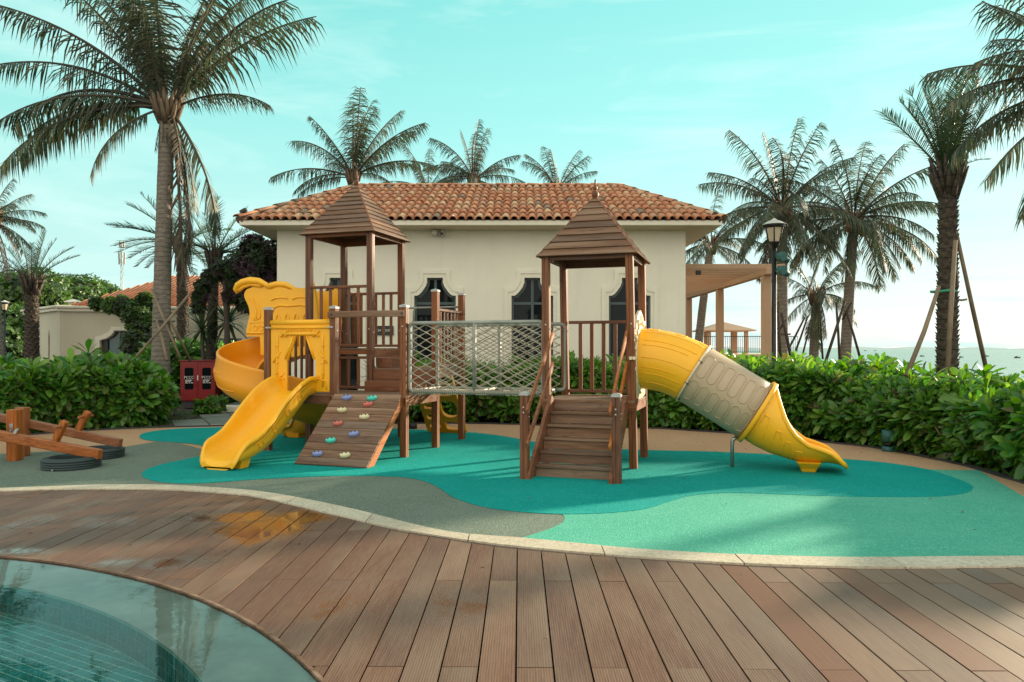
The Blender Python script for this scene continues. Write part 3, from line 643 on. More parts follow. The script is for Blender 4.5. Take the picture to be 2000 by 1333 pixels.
# roofs
def roof(u0, u1, v0, v1, ze, za, nb):
    cu, cv = (u0 + u1) / 2, (v0 + v1) / 2; ap = Vector((cu, cv, za))
    C = [Vector((u0, v0, ze)), Vector((u1, v0, ze)), Vector((u1, v1, ze)), Vector((u0, v1, ze))]
    b = MB(); ins = lambda s: [(cu + (p.x - cu) * s, cv + (p.y - cv) * s) for p in C]
    b.plate(ins(.88), [ins(.80)], ze - .035, ze + .035, FLAT); o = b.build('tower_roof', M['redx'], PS)
    for c in C:
        d = (ap - c); b = MB(); b.beam(c, c + d * .97, .03, .022, up=(ap - c).cross(Vector((0, 0, 1)).cross(ap - c)), ch=.003); b.build('hip_batten', M['redz'], o)
    for k in range(4):
        A, B = C[k], C[(k + 1) % 4]; nrm = (B - A).cross(ap - A).normalized()
        if nrm.z < 0: nrm = -nrm
        for i in range(nb):
            t0, t1 = i / nb, min((i + 1.12) / nb, .985)
            a0, b0 = A.lerp(ap, t0), B.lerp(ap, t0); a1, b1 = A.lerp(ap, t1), B.lerp(ap, t1)
            lo, hi = nrm * .021, nrm * .002; th = nrm * -.014
            P = [a0 + lo, b0 + lo, b1 + hi, a1 + hi, a0 + lo + th, b0 + lo + th, b1 + hi + th, a1 + hi + th]
            bb = MB(); bb.add(P, [(0, 1, 2, 3), (7, 6, 5, 4), (0, 4, 5, 1), (1, 5, 6, 2), (2, 6, 7, 3), (3, 7, 4, 0)])
            bb.build('roof_board', M['brownx' if k % 2 == 0 else 'browny'], o)
    bb = MB(); bb.lathe([(.001, .215), (.010, .205), (.013, .16), (.010, .15), (.022, .125), (.030, .10), (.024, .078), (.018, .07), (.035, .055), (.046, .022), (.040, -.01), (.03, -.03)], 14, (cu, cv, za)); bb.build('finial', M['redz'], o)
    return o
roof(-.10, 1.14, V - .105, 2 * V + .10, 3.115, 3.965, 11); roof(3.885, 5.09, -.09, RV + .09, 2.515, 3.325, 9)
# climbing ramp
for u in (1.105, 2.045):
    b = MB(); b.add([Vector((u + x, v, z)) for x in (-.022, .022) for v, z in ((-.045, .79), (-.045, .66), (-.79, .0), (-.95, .0))], [(0, 1, 2, 3), (7, 6, 5, 4), (0, 4, 5, 1), (1, 5, 6, 2), (2, 6, 7, 3), (3, 7, 4, 0)])
    if u < 1.5: ramp = b.build('climbing_ramp', M['orangey'], PS)
    else: b.build('side_board', M['orangey'], ramp)
rd = Vector((0, -.91, -.80)).normalized(); rn = Vector((0, -.80, .91)).normalized(); L = 1.205; n = 10
for i in range(n):
    q = Vector((0, -.047, .80)) + rd * (L * (i + .5) / n); w = L / n - .005
    Mx = Matrix(((1, 0, 0, 1.575), (0, rd.y, rn.y, q.y), (0, rd.z, rn.z, q.z), (0, 0, 0, 1)))
    b = MB(); b.box((-.492, -w / 2, -.002), (.492, w / 2, .022 + ru(-.002, .002)), Mx, ch=.004); b.build('plank', M['brownx'], ramp)
def hold_mesh():
    b = MB(); out = []; N = 22
    for i in range(N):
        a = 2 * pi * i / N; r = .046 + .010 * cos(2 * a) - .014 * max(0, sin(a)) ** 8 ; x, y = r * 1.18 * cos(a), r * .92 * sin(a) - .006 * (1 - abs(cos(a))); out.append((x, y))
    b.loft([[Vector((x * s, y * s, z)) for x, y in out] for s, z in ((1.0, 0), (1.06, .012), (.98, .034), (.80, .046), (.5, .050))], True, True, True)
    return b
hm_holes = MB()
for s in (-1, 1): hm_holes.lathe([(.001, .0505), (.0115, .0508), (.013, .047)], 10, (s * .026, .006, 0))
hh_me = hm_holes.build('finger_hole', M['black'], mesh_only=True)
for (u, v, z, c) in ((1.31, -.06, .75, 'blue'), (1.68, -.03, .79, 'teal'), (1.67, -.17, .66, 'red'), (1.34, -.25, .58, 'cream'), (1.71, -.33, .51, 'cream'), (1.39, -.43, .43, 'red'), (1.69, -.55, .32, 'blue'), (1.42, -.64, .24, 'teal'), (1.34, -.81, .10, 'blue'), (1.72, -.81, .10, 'cream')):
    s_ = (Vector((0, v, z)) - Vector((0, -.047, .80))).dot(rd); s_ = max(.075, s_) + .012; q = Vector((0, -.047, .80)) + rd * s_ + rn * .022
    Mx = Matrix(((1, 0, 0, u), (0, -rd.y, rn.y, q.y), (0, -rd.z, rn.z, q.z), (0, 0, 0, 1))) @ Matrix.Rotation(ru(.05, .3), 4, 'Z')
    o = hold_mesh().build('climbing_hold', M['hold_' + c], ramp); o.matrix_local = Mx
    o['label'] = {'blue': 'blue', 'teal': 'turquoise', 'red': 'red', 'cream': 'cream'}[c] + ' climbing hold with two finger holes'
    # holes as dark dots just proud (kept in the same part level)
    hb_ = MB()
    for vtx in [0]: pass
    me = o.data; bm = bmesh.new(); bm.from_mesh(me); bm2 = bmesh.new(); bm2.from_mesh(hh_me)
    me.materials.append(M['black']); off = len(bm.verts); bm.verts.ensure_lookup_table()
    nv = [bm.verts.new(x.co) for x in bm2.verts]; bm2.faces.ensure_lookup_table()
    for f in bm2.faces:
        try: nf = bm.faces.new([nv[x.index] for x in f.verts]); nf.material_index = 1
        except ValueError: pass
    bm.to_mesh(me); bm.free(); bm2.free()
# stairs of the right tower
for u in (4.075, 4.965):
    b = MB(); b.add([Vector((u + x, v, z)) for x in (-.02, .02) for v, z in ((-.06, .80), (-.06, .62), (-.83, 0), (-1.08, 0), (-1.08, .06), (-.16, .86))], [(0, 1, 2, 3, 4, 5), (11, 10, 9, 8, 7, 6)] + [(i, (i + 6), (i + 1) % 6 + 6, (i + 1) % 6) for i in range(6)])
    if u < 4.5: st = b.build('stairs', M['redy'], PS)
    else: b.build('stringer', M['redy'], st)
rise = .80 / 6; run = .155
for i in range(6):
    z = rise * (i + 1); v1 = -.075 - run * (5 - i)                        # riser face
    b = MB(); b.box((4.097, v1, z - rise + .002), (4.943, v1 + .018, z - .030), ch=.003); b.build('riser', M['brownx'], st)
    if i < 5:
        b = MB(); b.box((4.097, v1 - .028, z - .028), (4.943, v1 + run, z), ch=.005); b.build('tread', M['brownx'], st)
for u in (4.075, 4.965):
    for zo in (.0, -.36):
        b = MB(); b.beam((u, -1.13, .735 + zo), (u, -.03, 1.60 + zo), .028, .075, ch=.012); b.build('handrail', M['orangey'], PS)
# rope bridge
br = MB(); u0, u1 = 2.13, 3.93
for v, ue in ((.035, u1), (.91, u1 + .06)):
    ppts = [(u0, v, .86), (u0, v, 1.66)]
    path = [Vector((u0, v, .93))] + [Vector((u0, v, 1.72))]
    def corner(c, r, a0, a1): return [Vector((c[0] + r * cos(a0 + (a1 - a0) * i / 6), v, c[1] + r * sin(a0 + (a1 - a0) * i / 6))) for i in range(7)]
    path = corner((u0 + .06, 1.68), .06, pi, pi / 2) + corner((ue - .06, 1.68), .06, pi / 2, 0) + corner((ue - .06, .92), .06, 0, -pi / 2) + corner((u0 + .06, .92), .06, -pi / 2, -pi); path.append(path[0])
    br.tube(path, .025, 10, False)
    br.tube([((u0 + ue) / 2, v, .87), ((u0 + ue) / 2, v, 1.74)], .024, 10)
for u in (u0 + .05, (u0 + u1) / 2, u1 - .05): br.tube([(u, .035, .87), (u, .91, .87)], .02, 8)
bridge = br.build('rope_bridge', M['pipe'], PS)
def net(P, nu, nv, su, sv, name, r=.0072):
    b = MB()
    jit = {}
    def nd(i, j):
        if (i, j) not in jit: jit[(i, j)] = P(i * su, j * sv) + Vector((ru(-.006, .006), ru(-.004, .004), ru(-.006, .006)))
        return jit[(i, j)]
    for j in range(nv):
        path = [nd(i, j + (i + j) % 2) for i in range(nu + 1)]
        # rope k zigzags between node row j and j+1
        b.tube(path, r, 5, False)
    for (i, j), p in jit.items():
        b.tube([p + Vector((-.017, 0, 0)), p + Vector((-.009, 0, 0)), p + Vector((.009, 0, 0)), p + Vector((.017, 0, 0))], [.008, .0145, .0145, .008], 6, True)
    return tag(b.build(name, M['rope'], bridge), kind='stuff') or None
nu = 17; su = (u1 - u0 - .06) / nu
for v in (.035, .91): net(lambda a, c, v=v: Vector((u0 + .03 + a, v, .885 + c)), nu, 16, su, .0525, 'rope_net')
net(lambda a, c: Vector((u0 + .03 + a, .04 + c, .872 - .035 * sin(pi * c / .87))), nu, 10, su, .087, 'rope_floor')
b = MB()
for s in range(60):                                                       # lashing wound round the bottom rail
    u = u0 + .05 + (u1 - u0 - .1) * s / 59
    b.tube([(u + .012 * k / 6, .035 + .034 * cos(k * pi / 3), .86 + .034 * sin(k * pi / 3)) for k in range(7)], .007, 4, False)
tag(b.build('rope_lashing', M['rope'], bridge), kind='stuff')
# pipe barrier at the back of the middle landing
b = MB(); v = 2 * V + .01; b.tube([(1.25, v, 1.15), (1.25, v, 2.0), (1.27, v, 2.05), (1.32, v, 2.06), (2 * U - .05, v, 2.06)], .017, 8); b.tube([(1.02, v, 2.06), (1.3, v, 2.06)], .017, 8); b.build('pipe_barrier', M['pipe'], PS)
# ---- straight yellow slide
def section(w, hl, hr, t=.03, rim=.045):
    S = []
    hr = max(hr, .02); hl = max(hl, .02)
    S += [(-w, hl), (-w * .99, hl * .55 + .03), (-w * .94, min(.10, hl * .5 + .01)), (-w * .80, .022), (-w * .45, 0), (0, -.003), (w * .45, 0), (w * .80, .022), (w * .94, min(.10, hr * .5 + .01)), (w * .99, hr * .55 + .03), (w, hr)]
    S += [(w + rim * .3, hr + .018), (w + rim * .8, hr + .014), (w + rim * 1.1, hr - .01), (w + rim, max(hr - .04, -.015)), (w + rim * .55, max(hr - .05, -.02))]
    S += [(w + t, max(min(hr * .45, hr - .052), -.022)), (w * .97 + t * .5, .0 - .005), (w * .80, -.035), (w * .4, -.045), (0, -.046), (-w * .4, -.045), (-w * .80, -.035), (-w * .97 - t * .5, -.005), (-w - t, max(min(hl * .45, hl - .052), -.022))]
    S += [(-w - rim * .55, max(hl - .05, -.02)), (-w - rim, max(hl - .04, -.015)), (-w - rim * 1.1, hl - .01), (-w - rim * .8, hl + .014), (-w - rim * .3, hl + .018)]
    return S
def section_round(w, hl, hr, t=.03, rim=.04, dp=.26):
    inn = [(-w * 1.02, hl)] + [(-w * cos(pi * k / 12), dp * (1 - sin(pi * k / 12)) ** 1.0 - .09) for k in range(13)] + [(w * 1.02, hr)]
    inn = [(x, min(z, (hl if x < 0 else hr) - .01)) if 0 < i < 14 else (x, z) for i, (x, z) in enumerate(inn)]
    r_ = [(w + rim * .4, hr + .018), (w + rim, hr + .01), (w + rim * 1.15, hr - .015), (w + rim * .9, hr - .04)]; l_ = [(-a, c - hr + hl) for a, c in reversed(r_)]
    out = [(x * (1 + t / w), z - t * (1 - abs(x) / w) - .004) for x, z in reversed(inn[1:-1])]
    return inn + r_ + out + l_
def chute(stations, rnd_=False):
    rings = []
    for (p, lat, up, w, hl, hr) in stations:
        p, lat, up = Vector(p), Vector(lat).normalized(), Vector(up).normalized()
        rings.append([p + lat * a + up * c for a, c in (section_round if rnd_ else section)(w, hl, hr)])
    b = MB(); b.loft(rings, True, True, True); return b
def sample(tab, x):
    for a, c in zip(tab, tab[1:]):
        if (a[0] - x) * (c[0] - x) <= 0:
            t = (x - a[0]) / (c[0] - a[0]); t = t; return [p + (q - p) * t for p, q in zip(a[1:], c[1:])]
    return list(tab[-1][1:])
# v, bed z, rim z, half width
tab = [(.04, .825, .93, .26), (.0, .825, 1.0, .27), (-.08, .815, 1.025, .275), (-.18, .79, 1.02, .278), (-.28, .73, .99, .28), (-.40, .64, .94, .28), (-.55, .53, .86, .28), (-.76, .385, .71, .28), (-.99, .255, .52, .278), (-1.14, .19, .41, .276), (-1.27, .155, .355, .272), (-1.38, .135, .325, .265), (-1.45, .125, .29, .255), (-1.50, .118, .235, .24), (-1.54, .105, .175, .225), (-1.565, .080, .125, .21), (-1.58, .052, .085, .19), (-1.583, .045, .067, .15)]
sts = []
for i in range(len(tab) - 1):
    for k in range(2):
        x = tab[i][0] + (tab[i + 1][0] - tab[i][0]) * k / 2; zb, zr, w = sample(tab, x); sts.append(((.48, x, zb), (1, 0, 0), (0, 0, 1), w, zr - zb, zr - zb))
b = chute(sts)
wave = b.build('wave_slide', M['yellow'], PS, label='short open yellow wave slide at the front left of the set')
b = MB(); b.loft([[Vector((.48 + a * s, -1.36 + c * s * .5, z)) for a, c in ((-.24, -.16), (.24, -.16), (.24, .16), (-.24, .16))] for s, z in ((.86, 0), (1, .13))], True, True, False); b.build('slide_foot', M['yellow'], wave, bevel=.015)
b = MB()                                                                    # moulded scroll relief on the outer flank
for v0 in (-.42, -.68, -.94, -1.2):
    zb, zr, w = sample(tab, v0); zc = (zb + zr) / 2 - .01
    for sgn in (1, -1):
        b.tube([(.48 + sgn * (w + .034), v0 + .055 * cos(a) * (1 - a / 9), zc + .06 * sin(a) * (1 - a / 9)) for a in [k * .5 for k in range(13)]], .006, 5)
zz = [(x, *sample(tab, x)) for x in [-.2 - .1 * k for k in range(12)]]
for sgn in (1, -1): b.tube([(.48 + sgn * (w + .033), x, zr - .075) for x, zb, zr, w in zz], .007, 5)
tag(b.build('relief', M['yellow'], wave), kind='stuff')
# ---- yellow gate panel above the slide
b = MB(); o_ = [(.055, .83), (.31, .83), (.31, 1.24), (.335, 1.30), (.44, 1.56), (.47, 1.585), (.60, 1.585), (.63, 1.56), (.735, 1.30), (.76, 1.24), (.76, .83), (.985, .83), (.99, 1.70), (.985, 1.80), (.055, 1.80), (.05, 1.70)]
b.plate(o_, [], -.022, .022, I4); gate = b.build('gate_panel', M['yellow'], PS, bevel=.008)
b = MB(); yf = -.026
b.tube([(.05, 0, 1.765), (.99, 0, 1.765)], .040, 12); b.tube([(.055, yf, 1.695), (.985, yf, 1.695)], .018, 8)
b.tube([(.25, yf, 1.612), (.80, yf, 1.612)], .026, 10)
for c in (.27, .78):
    for s in (-1, 1): b.tube([(c - .045 * s, yf - .014, 1.57), (c + .045 * s, yf - .014, 1.655)], .010, 6)
for s, c in ((1, 0), (-1, 1.04)):
    b.tube([(c + s * .16, yf, .90), (c + s * .155, yf, 1.2), (c + s * .165, yf, 1.5), (c + s * .16, yf, 1.60)], .016, 8)
    for z in (.98, 1.08, 1.22, 1.30, 1.45): b.tube([(c + s * .16, yf - .002, z - .008), (c + s * .16, yf - .002, z + .008)], .023, 8)
    b.tube([(c + s * .10, yf, 1.22), (c + s * .21, yf, 1.37)], .012, 6); b.tube([(c + s * .22, yf, 1.02), (c + s * .27, yf, 1.09)], .010, 6); b.tube([(c + s * .10, yf, .86), (c + s * .11, yf, .98), (c + s * .20, yf, 1.0), (c + s * .28, yf, 1.0)], .010, 6)
    xq = .52 - s * .225; b.tube([(xq, yf, 1.27), (xq + s * .115, yf, 1.57)], .016, 8)
for k in range(9): b.tube([(.34 + k * .045, yf, 1.68), (.335 + k * .045, yf, 1.645)], .010, 6)
tag(b.build('relief', M['yellow'], gate), kind='stuff')
b = MB()
for u in (.035, 1.0): b.box((u - .035, -.055, 1.685), (u + .035, -.035, 1.71), ch=.003); b.tube([(u, -.055, 1.697), (u, -.066, 1.697)], .008, 8)
tag(b.build('bracket', M['steel'], gate), kind='stuff')
# ---- spiral slide on the left flank
cu, cv, rr_ = -.56, .92, .60
sts = []
for k in range(4): sts.append(((.02 - .145 * k, cv + rr_, 1.40 - .01 * k), (0, -1, 0), (0, 0, 1), .27, .30, .30))
N = 34
for i in range(N + 1):
    t = i / N; a = pi / 2 + 2 * pi * t * .97; z = 1.37 - 1.22 * (t * 1.0) ** .92
    z = max(z, .15); p = (cu + rr_ * cos(a), cv + rr_ * sin(a), z); lat = (-cos(a), -sin(a), 0)     # towards the inside
    ho = .34 * min(1, .86 + .5 * t) if t < .8 else .34 - (t - .8) * .9; hi = .22 if t < .8 else .22 - (t - .8) * .5
    tilt = Vector((-cos(a), -sin(a), 0)) * .18 + Vector((0, 0, 1)); ho *= 1.25; sts.append((p, Vector(lat) + Vector((0, 0, -.18)), tilt, .27, ho, hi))
p_end = Vector(sts[-1][0])
for k in range(1, 4): sts.append(((p_end.x - .11 * k, p_end.y, .145 - .012 * k), (0, -1, 0), (0, 0, 1), .27 - .02 * k, .15 - .035 * k, .10 - .02 * k))
b = MB()
b = chute(sts, True); spiral = b.build('spiral_slide', M['yorange'], PS, label='orange-yellow spiral slide curling down on the left')
b = MB()                                                                    # moulded sweeps on the outer belly
def spo(i, d, hgt):
    p, l, u_, w, ho, hi = sts[i]; s_ = min(1, max(0, 1 - (hgt + .09) / .26)); return Vector(p) - Vector(l).normalized() * ((w + .028) * sqrt(max(0, 1 - s_ * s_)) + .004) + Vector(u_).normalized() * (hgt - .02 * s_)
for h0, i0, i1 in ((.22, 6, 20), (.16, 7, 18), (.10, 8, 17), (.05, 9, 22), (.01, 10, 20)):
    b.tube([spo(i, 0, h0 - .06 * sin(pi * (i - i0) / (i1 - i0)) * (1 if h0 > .04 else .3)) for i in range(i0, i1)], .008, 5)
tag(b.build('relief', M['yorange'], spiral), kind='stuff')
b = MB(); b.loft([[Vector((p_end.x - .1 + a * s, p_end.y + c * s, z)) for a, c in ((-.13, -.2), (.13, -.2), (.13, .2), (-.13, .2))] for s, z in ((.8, 0), (1, .12))], True, True, False); b.build('slide_foot', M['yorange'], spiral, bevel=.015)
bo = [(-1.29, 1.60), (-1.27, 1.80), (-1.235, 1.92), (-1.235, 2.02), (-1.26, 2.10), (-1.31, 2.19), (-1.335, 2.27), (-1.28, 2.36), (-1.05, 2.40), (-.83, 2.34), (-.74, 2.372), (-.61, 2.365), (-.48, 2.325), (-.38, 2.362), (-.24, 2.35), (-.12, 2.37), (-.04, 2.36), (-.04, 1.34), (-.87, 1.34), (-.90, 1.32), (-1.03, 1.32), (-1.04, 1.60)]
for vv, sgn in ((1.20, -1), (1.86, 1)):
    b = MB(); b.plate(smooth(bo, 2), [], vv - .022, vv + .022, I4); pnl = b.build('barrier_panel', M['yellow'], PS, bevel=.008)
    b = MB(); yf = vv + sgn * .024
    b.tube([(-1.46, yf, 2.30), (-1.49, yf, 2.36), (-1.45, yf, 2.42), (-1.36, yf, 2.465), (-1.22, yf, 2.49), (-1.05, yf, 2.475), (-.92, yf, 2.42), (-.85, yf, 2.36)], [.025, .045, .055, .06, .062, .055, .04, .02], 12)
    b.tube([(-1.42, yf - .02 * -sgn, 2.33), (-1.33, yf, 2.40), (-1.2, yf, 2.43), (-1.0, yf, 2.40)], .03, 10)
    for x0 in (0, .07): b.tube([(-1.22 + x0, yf, 2.22), (-1.16 + x0, yf, 2.15), (-1.10 + x0, yf, 2.0), (-1.10 + x0, yf, 1.90), (-1.14 + x0 * .5, yf, 1.87), (-1.17 + x0 * .3, yf, 1.92)], .014, 8)
    for c in (-1.12, -1.01): b.tube([(c + .035 * cos(a), yf, 1.74 + .045 * sin(a)) for a in [2 * pi * k / 10 for k in range(11)]], .011, 6)
    b.tube([(-1.22, yf, 1.82), (-.95, yf, 1.83), (-.94, yf, 1.64)], .008, 6); b.tube([(-1.22, yf, 1.65), (-1.22, yf, 1.82)], .008, 6)
    b.tube([(-.82, yf, 2.17), (-.74, yf, 2.205), (-.6, yf, 2.21), (-.52, yf, 2.19)], .013, 8); b.tube([(-.43, yf, 2.18), (-.34, yf, 2.21), (-.2, yf, 2.205), (-.1, yf, 2.19)], .013, 8)
    b.tube([(-.80, yf, 1.98), (-.77, yf, 2.06), (-.66, yf, 2.09), (-.5, yf, 2.075), (-.3, yf, 2.09), (-.16, yf, 2.07), (-.1, yf, 2.0)], .016, 8)
    for k in range(4):
        c = -.70 + k * .165; b.tube([(c - .03, yf, 1.45), (c - .03, yf, 1.9), (c, yf, 1.955), (c + .03, yf, 1.9), (c + .03, yf, 1.45)], .014, 8)
    b.tube([(-1.28, yf, 1.66), (-.92, yf, 1.665)], .022, 8)
    b.tube([(-.93, yf, 1.80), (-.90, yf, 1.72), (-.94, yf, 1.60), (-.90, yf, 1.45)], .008, 6)
    tag(b.build('relief', M['yellow'], pnl), kind='stuff')
# ---- tube slide on the right
def axis(s):                       # s along the tube axis -> (u, z, angle)
    Lc = .66; A = R(31.6)
    if s <= Lc:
        a = A * (s / Lc); r = Lc / A; return 5.07 + r * sin(a), 1.285 - r * (1 - cos(a)), a
    r = Lc / A; return 5.07 + r * sin(A) + (s - Lc) * cos(A), 1.285 - r * (1 - cos(A)) - (s - Lc) * sin(A), A
def surf(s, ph, r=.370):
    u, z, a = axis(s); up = Vector((sin(a), 0, cos(a))); return Vector((u, .47, z)) + up * r * cos(ph) + Vector((0, -1, 0)) * r * sin(ph)
def tubemesh(s0, s1, n, r=.370, ri=.352, N=44):
    b = MB(); S = [s0 + (s1 - s0) * i / n for i in range(n + 1)]
    rings = [[surf(s, 2 * pi * j / N, r) for j in range(N)] for s in S] + [[surf(s, 2 * pi * j / N, ri) for j in range(N)] for s in reversed(S)]
    rings.append(rings[0]); b.loft(rings, True, False, True); return b
ts = empty('tube_slide', parent=PS)
tsb = tubemesh(0, .66, 14); ts_o = tsb.build('tube_slide', M['yellow'], PS, label='tube slide with yellow bend, beige middle and yellow exit on the right'); bpy.data.objects.remove(ts); ts = ts_o
b = MB()
for ph, s0, s1 in ((R(28), .03, .60), (R(52), .05, .6), (R(62), .05, .52), (R(86), .05, .62), (R(104), .05, .5), (R(116), .05, .6), (R(136), .08, .6)):
    b.tube([surf(s0 + (s1 - s0) * k / 12, ph, .371) for k in range(13)], .0045, 5)
for s0 in (.12, .38, .6): b.tube([surf(s0 + .05 * cos(a), .12 + .16 * sin(a), .371) for a in [2 * pi * k / 12 for k in range(13)]], .005, 5)
tag(b.build('relief', M['yellow'], ts), kind='stuff')
SB1 = .66 + .86
b = tubemesh(.665, SB1, 4); mid = b.build('middle_section', M['beige'], ts)
b = MB()
for k in range(6):
    sc_ = .665 + .075 + k * (.86 - .1) / 5.6
    for pc, pl_ in ((R(62), R(25)), (R(117), R(22)), (-R(62), R(25)), (-R(117), R(22))):
        loop = []
        hw = .052
        for q in range(26):
            a = pi * (q % 13) / 12 + (pi if q > 12 else 0); ca, sa = cos(a), sin(a); loop.append(surf(sc_ + hw * ca, pc + (pl_ - hw / .37) * (1 if q < 13 else -1) + (hw / .37) * sa, .3715))
        for cut in (26, 13):                                               # follow the curve along the straight flanks
            A_, B_ = loop[cut - 1], loop[cut % 26]; s_a = sc_ - hw if cut == 13 else sc_ + hw; p0_, p1_ = (pc + pl_ - hw / .37, pc - pl_ + hw / .37) if cut == 13 else (pc - pl_ + hw / .37, pc + pl_ - hw / .37)
            loop[cut:cut] = [surf(s_a, p0_ + (p1_ - p0_) * w / 8, .3715) for w in range(1, 8)]
        loop.append(loop[0]); b.tube(loop, .0065, 6, False)
tag(b.build('relief', M['beige'], mid), kind='stuff')
for s0, mt_, r1, wd_ in ((.645, 'cream_pl', .392, .022), (SB1 - .03, 'yellow', .405, .05)):
    b = tubemesh(s0, s0 + wd_, 2, r1, .360); b.build('flange', M[mt_], ts)
b = MB()
for s0 in (.66, SB1 - .004):
    for k in range(8): q = surf(s0, 2 * pi * k / 8 + .3, .385); u, z, a = axis(s0); b.tube([q - Vector((cos(a), 0, -sin(a))) * .02, q + Vector((cos(a), 0, -sin(a))) * .028], .008, 6)
tag(b.build('bolt', M['dkmetal'], ts), kind='stuff')
ex = [((6.225, .375), (.52, .85), .370, 176), ((6.30, .325), (.46, .89), .368, 158), ((6.38, .275), (.40, .92), .366, 142), ((6.54, .20), (.23, .97), .366, 124), ((6.63, .17), (.17, .98), .366, 106), ((6.70, .15), (.16, .98), .366, 92), ((6.78, .125), (.13, .99), .366, 82), ((6.87, .108), (.10, .99), .366, 74), ((6.95, .102), (.06, 1), .375, 66), ((7.05, .10), (.03, 1), .39, 60), ((7.13, .105), (0, 1), .41, 53), ((7.20, .108), (0, 1), .45, 45), ((7.27, .10), (0, 1), .60, 31), ((7.32, .088), (0, 1), .95, 18), ((7.36, .07), (0, 1), 2.2, 6.5)]
rings = []; rimL = []; rimR = []
for (bu, bz), (ax_, az_), r, ph in ex:
    up = Vector((ax_, 0, az_)).normalized(); B0 = Vector((bu, .47, bz)); N = 28; ph = R(ph); inn = []; out = []
    for j in range(N + 1):
        a = -ph + 2 * ph * j / N
        inn.append(B0 + up * (.018 + (r - .018) * (1 - cos(a))) + Vector((0, -1, 0)) * (r - .018) * sin(a)); out.append(B0 + up * r * (1 - cos(a)) + Vector((0, -1, 0)) * r * sin(a))
    rings.append(inn + out[::-1]); rimR.append((inn[-1] + out[-1]) / 2); rimL.append((inn[0] + out[0]) / 2)
b = MB(); b.loft(rings, True, True, True)
for rim_ in (rimL, rimR): b.tube(rim_, [.026] + [.026] * (len(rim_) - 2) + [.02], 10)
exit_ = b.build('exit_chute', M['yellow'], ts)
b = MB(); b.loft([[Vector((6.975 + a * s, .47 + c * s, z)) for a, c in ((-.12, -.22), (.12, -.22), (.12, .22), (-.12, .22))] for s, z in ((.62, 0), (.75, .05), (1.15, .13))], True, True, False); b.build('slide_foot', M['yellow'], exit_, bevel=.02)
b = MB()                                                                    # relief arches on the exit flank
def exs(t, ph):
    i = min(int(t), len(ex) - 2); f = t - i; P = []
    for (bu, bz), (ax_, az_), r, pm_ in (ex[i], ex[i + 1]):
        up = Vector((ax_, 0, az_)).normalized(); P.append(Vector((bu, .47, bz)) + up * r * (1 - cos(ph)) + Vector((0, -1, 0)) * (r + .001) * sin(ph))
    return P[0].lerp(P[1], f)
for t0, top in ((1.2, 95), (3.0, 80), (4.6, 66), (6.2, 52)):
    for sg_ in (1, -1): b.tube([exs(t0 + .55 * (1 - cos(pi * k / 12)) , sg_ * R(22 + (top - 22) * min(1, 1.5 * sin(pi * k / 12)) ** .8)) for k in range(13)], .0055, 5)
tag(b.build('relief', M['yellow'], exit_), kind='stuff')
b = MB(); b.tube([(6.14, .47, 0), (6.14, .47, .30), (6.15, .47, .335), (6.20, .47, .36)], .024, 10); b.box((6.08, .41, 0), (6.20, .53, .006)); b.build('support_pipe', M['steel'], ts)
# cream entrance arch of the tube slide
arch = [(.03, .83), (.91, .83), (.93, 1.10), (.90, 1.30), (.93, 1.45), (.86, 1.62), (.78, 1.70), (.70, 1.80), (.56, 1.86), (.47, 1.88), (.38, 1.86), (.24, 1.80), (.16, 1.70), (.08, 1.62), (.01, 1.45), (.04, 1.30), (.01, 1.10)]
b = MB(); b.plate(smooth(arch, 3), [[(.47 + .355 * cos(2 * pi * k / 36), 1.27 + .355 * sin(2 * pi * k / 36)) for k in range(36)]], RU1 - .0, RU1 + .035, VPL); ent = b.build('entrance_arch', M['cream_pl'], PS, bevel=.006)
b = MB()
for sx_ in (-.002, .037):
    b.tube([(RU1 + sx_, .47 + .40 * cos(a), 1.27 + .40 * sin(a)) for a in [2 * pi * k / 40 for k in range(41)]], .016, 8, False)
    for k in range(15): a = -.2 + (pi + .4) * k / 14; b.tube([(RU1 + sx_, .47 + r * cos(a), 1.27 + r * sin(a)) for r in (.43, .50 + .05 * (k % 2))], [.014, .022], 8)
tag(b.build('relief', M['cream_pl'], ent), kind='stuff')
# orange climber at the back
cd_ = Vector((0, 1.98 - 2.72, 1.12)).normalized(); cn = Vector((0, -1.12, -.74)).normalized()
def rr(x0, z0, x1, z1, r=.05, n=4):
    P = []
    for cx_, cz_, a0 in ((x1 - r, z1 - r, 0), (x0 + r, z1 - r, pi / 2), (x0 + r, z0 + r, pi), (x1 - r, z0 + r, 1.5 * pi)):
        for k in range(n + 1): a = a0 + pi / 2 * k / n; P.append((cx_ + r * cos(a), cz_ + r * sin(a)))
    return P
holes = [rr(.06, .12, .27, .20, .035), rr(.36, .10, .64, .26, .06), rr(.06, .30, .27, .40, .04), rr(.06, .52, .24, .60, .035), rr(.36, .36, .64, .70, .12), rr(.06, .74, .28, .84, .045), rr(.38, .80, .62, .92, .05), rr(.08, .98, .30, 1.12, .05), rr(.36, 1.02, .60, 1.16, .055)]
Mx = Matrix(((1, 0, 0, 1.16), (0, cn.y, cd_.y, 2.74), (0, cn.z, cd_.z, 0), (0, 0, 0, 1)))
b = MB(); b.plate(rr(0, 0, .70, 1.34, .05), holes, -.03, .03, Mx); b.build('climbing_panel', M['yorange'], PS, bevel=.012, label='orange climbing panel with rounded holes behind the landing')
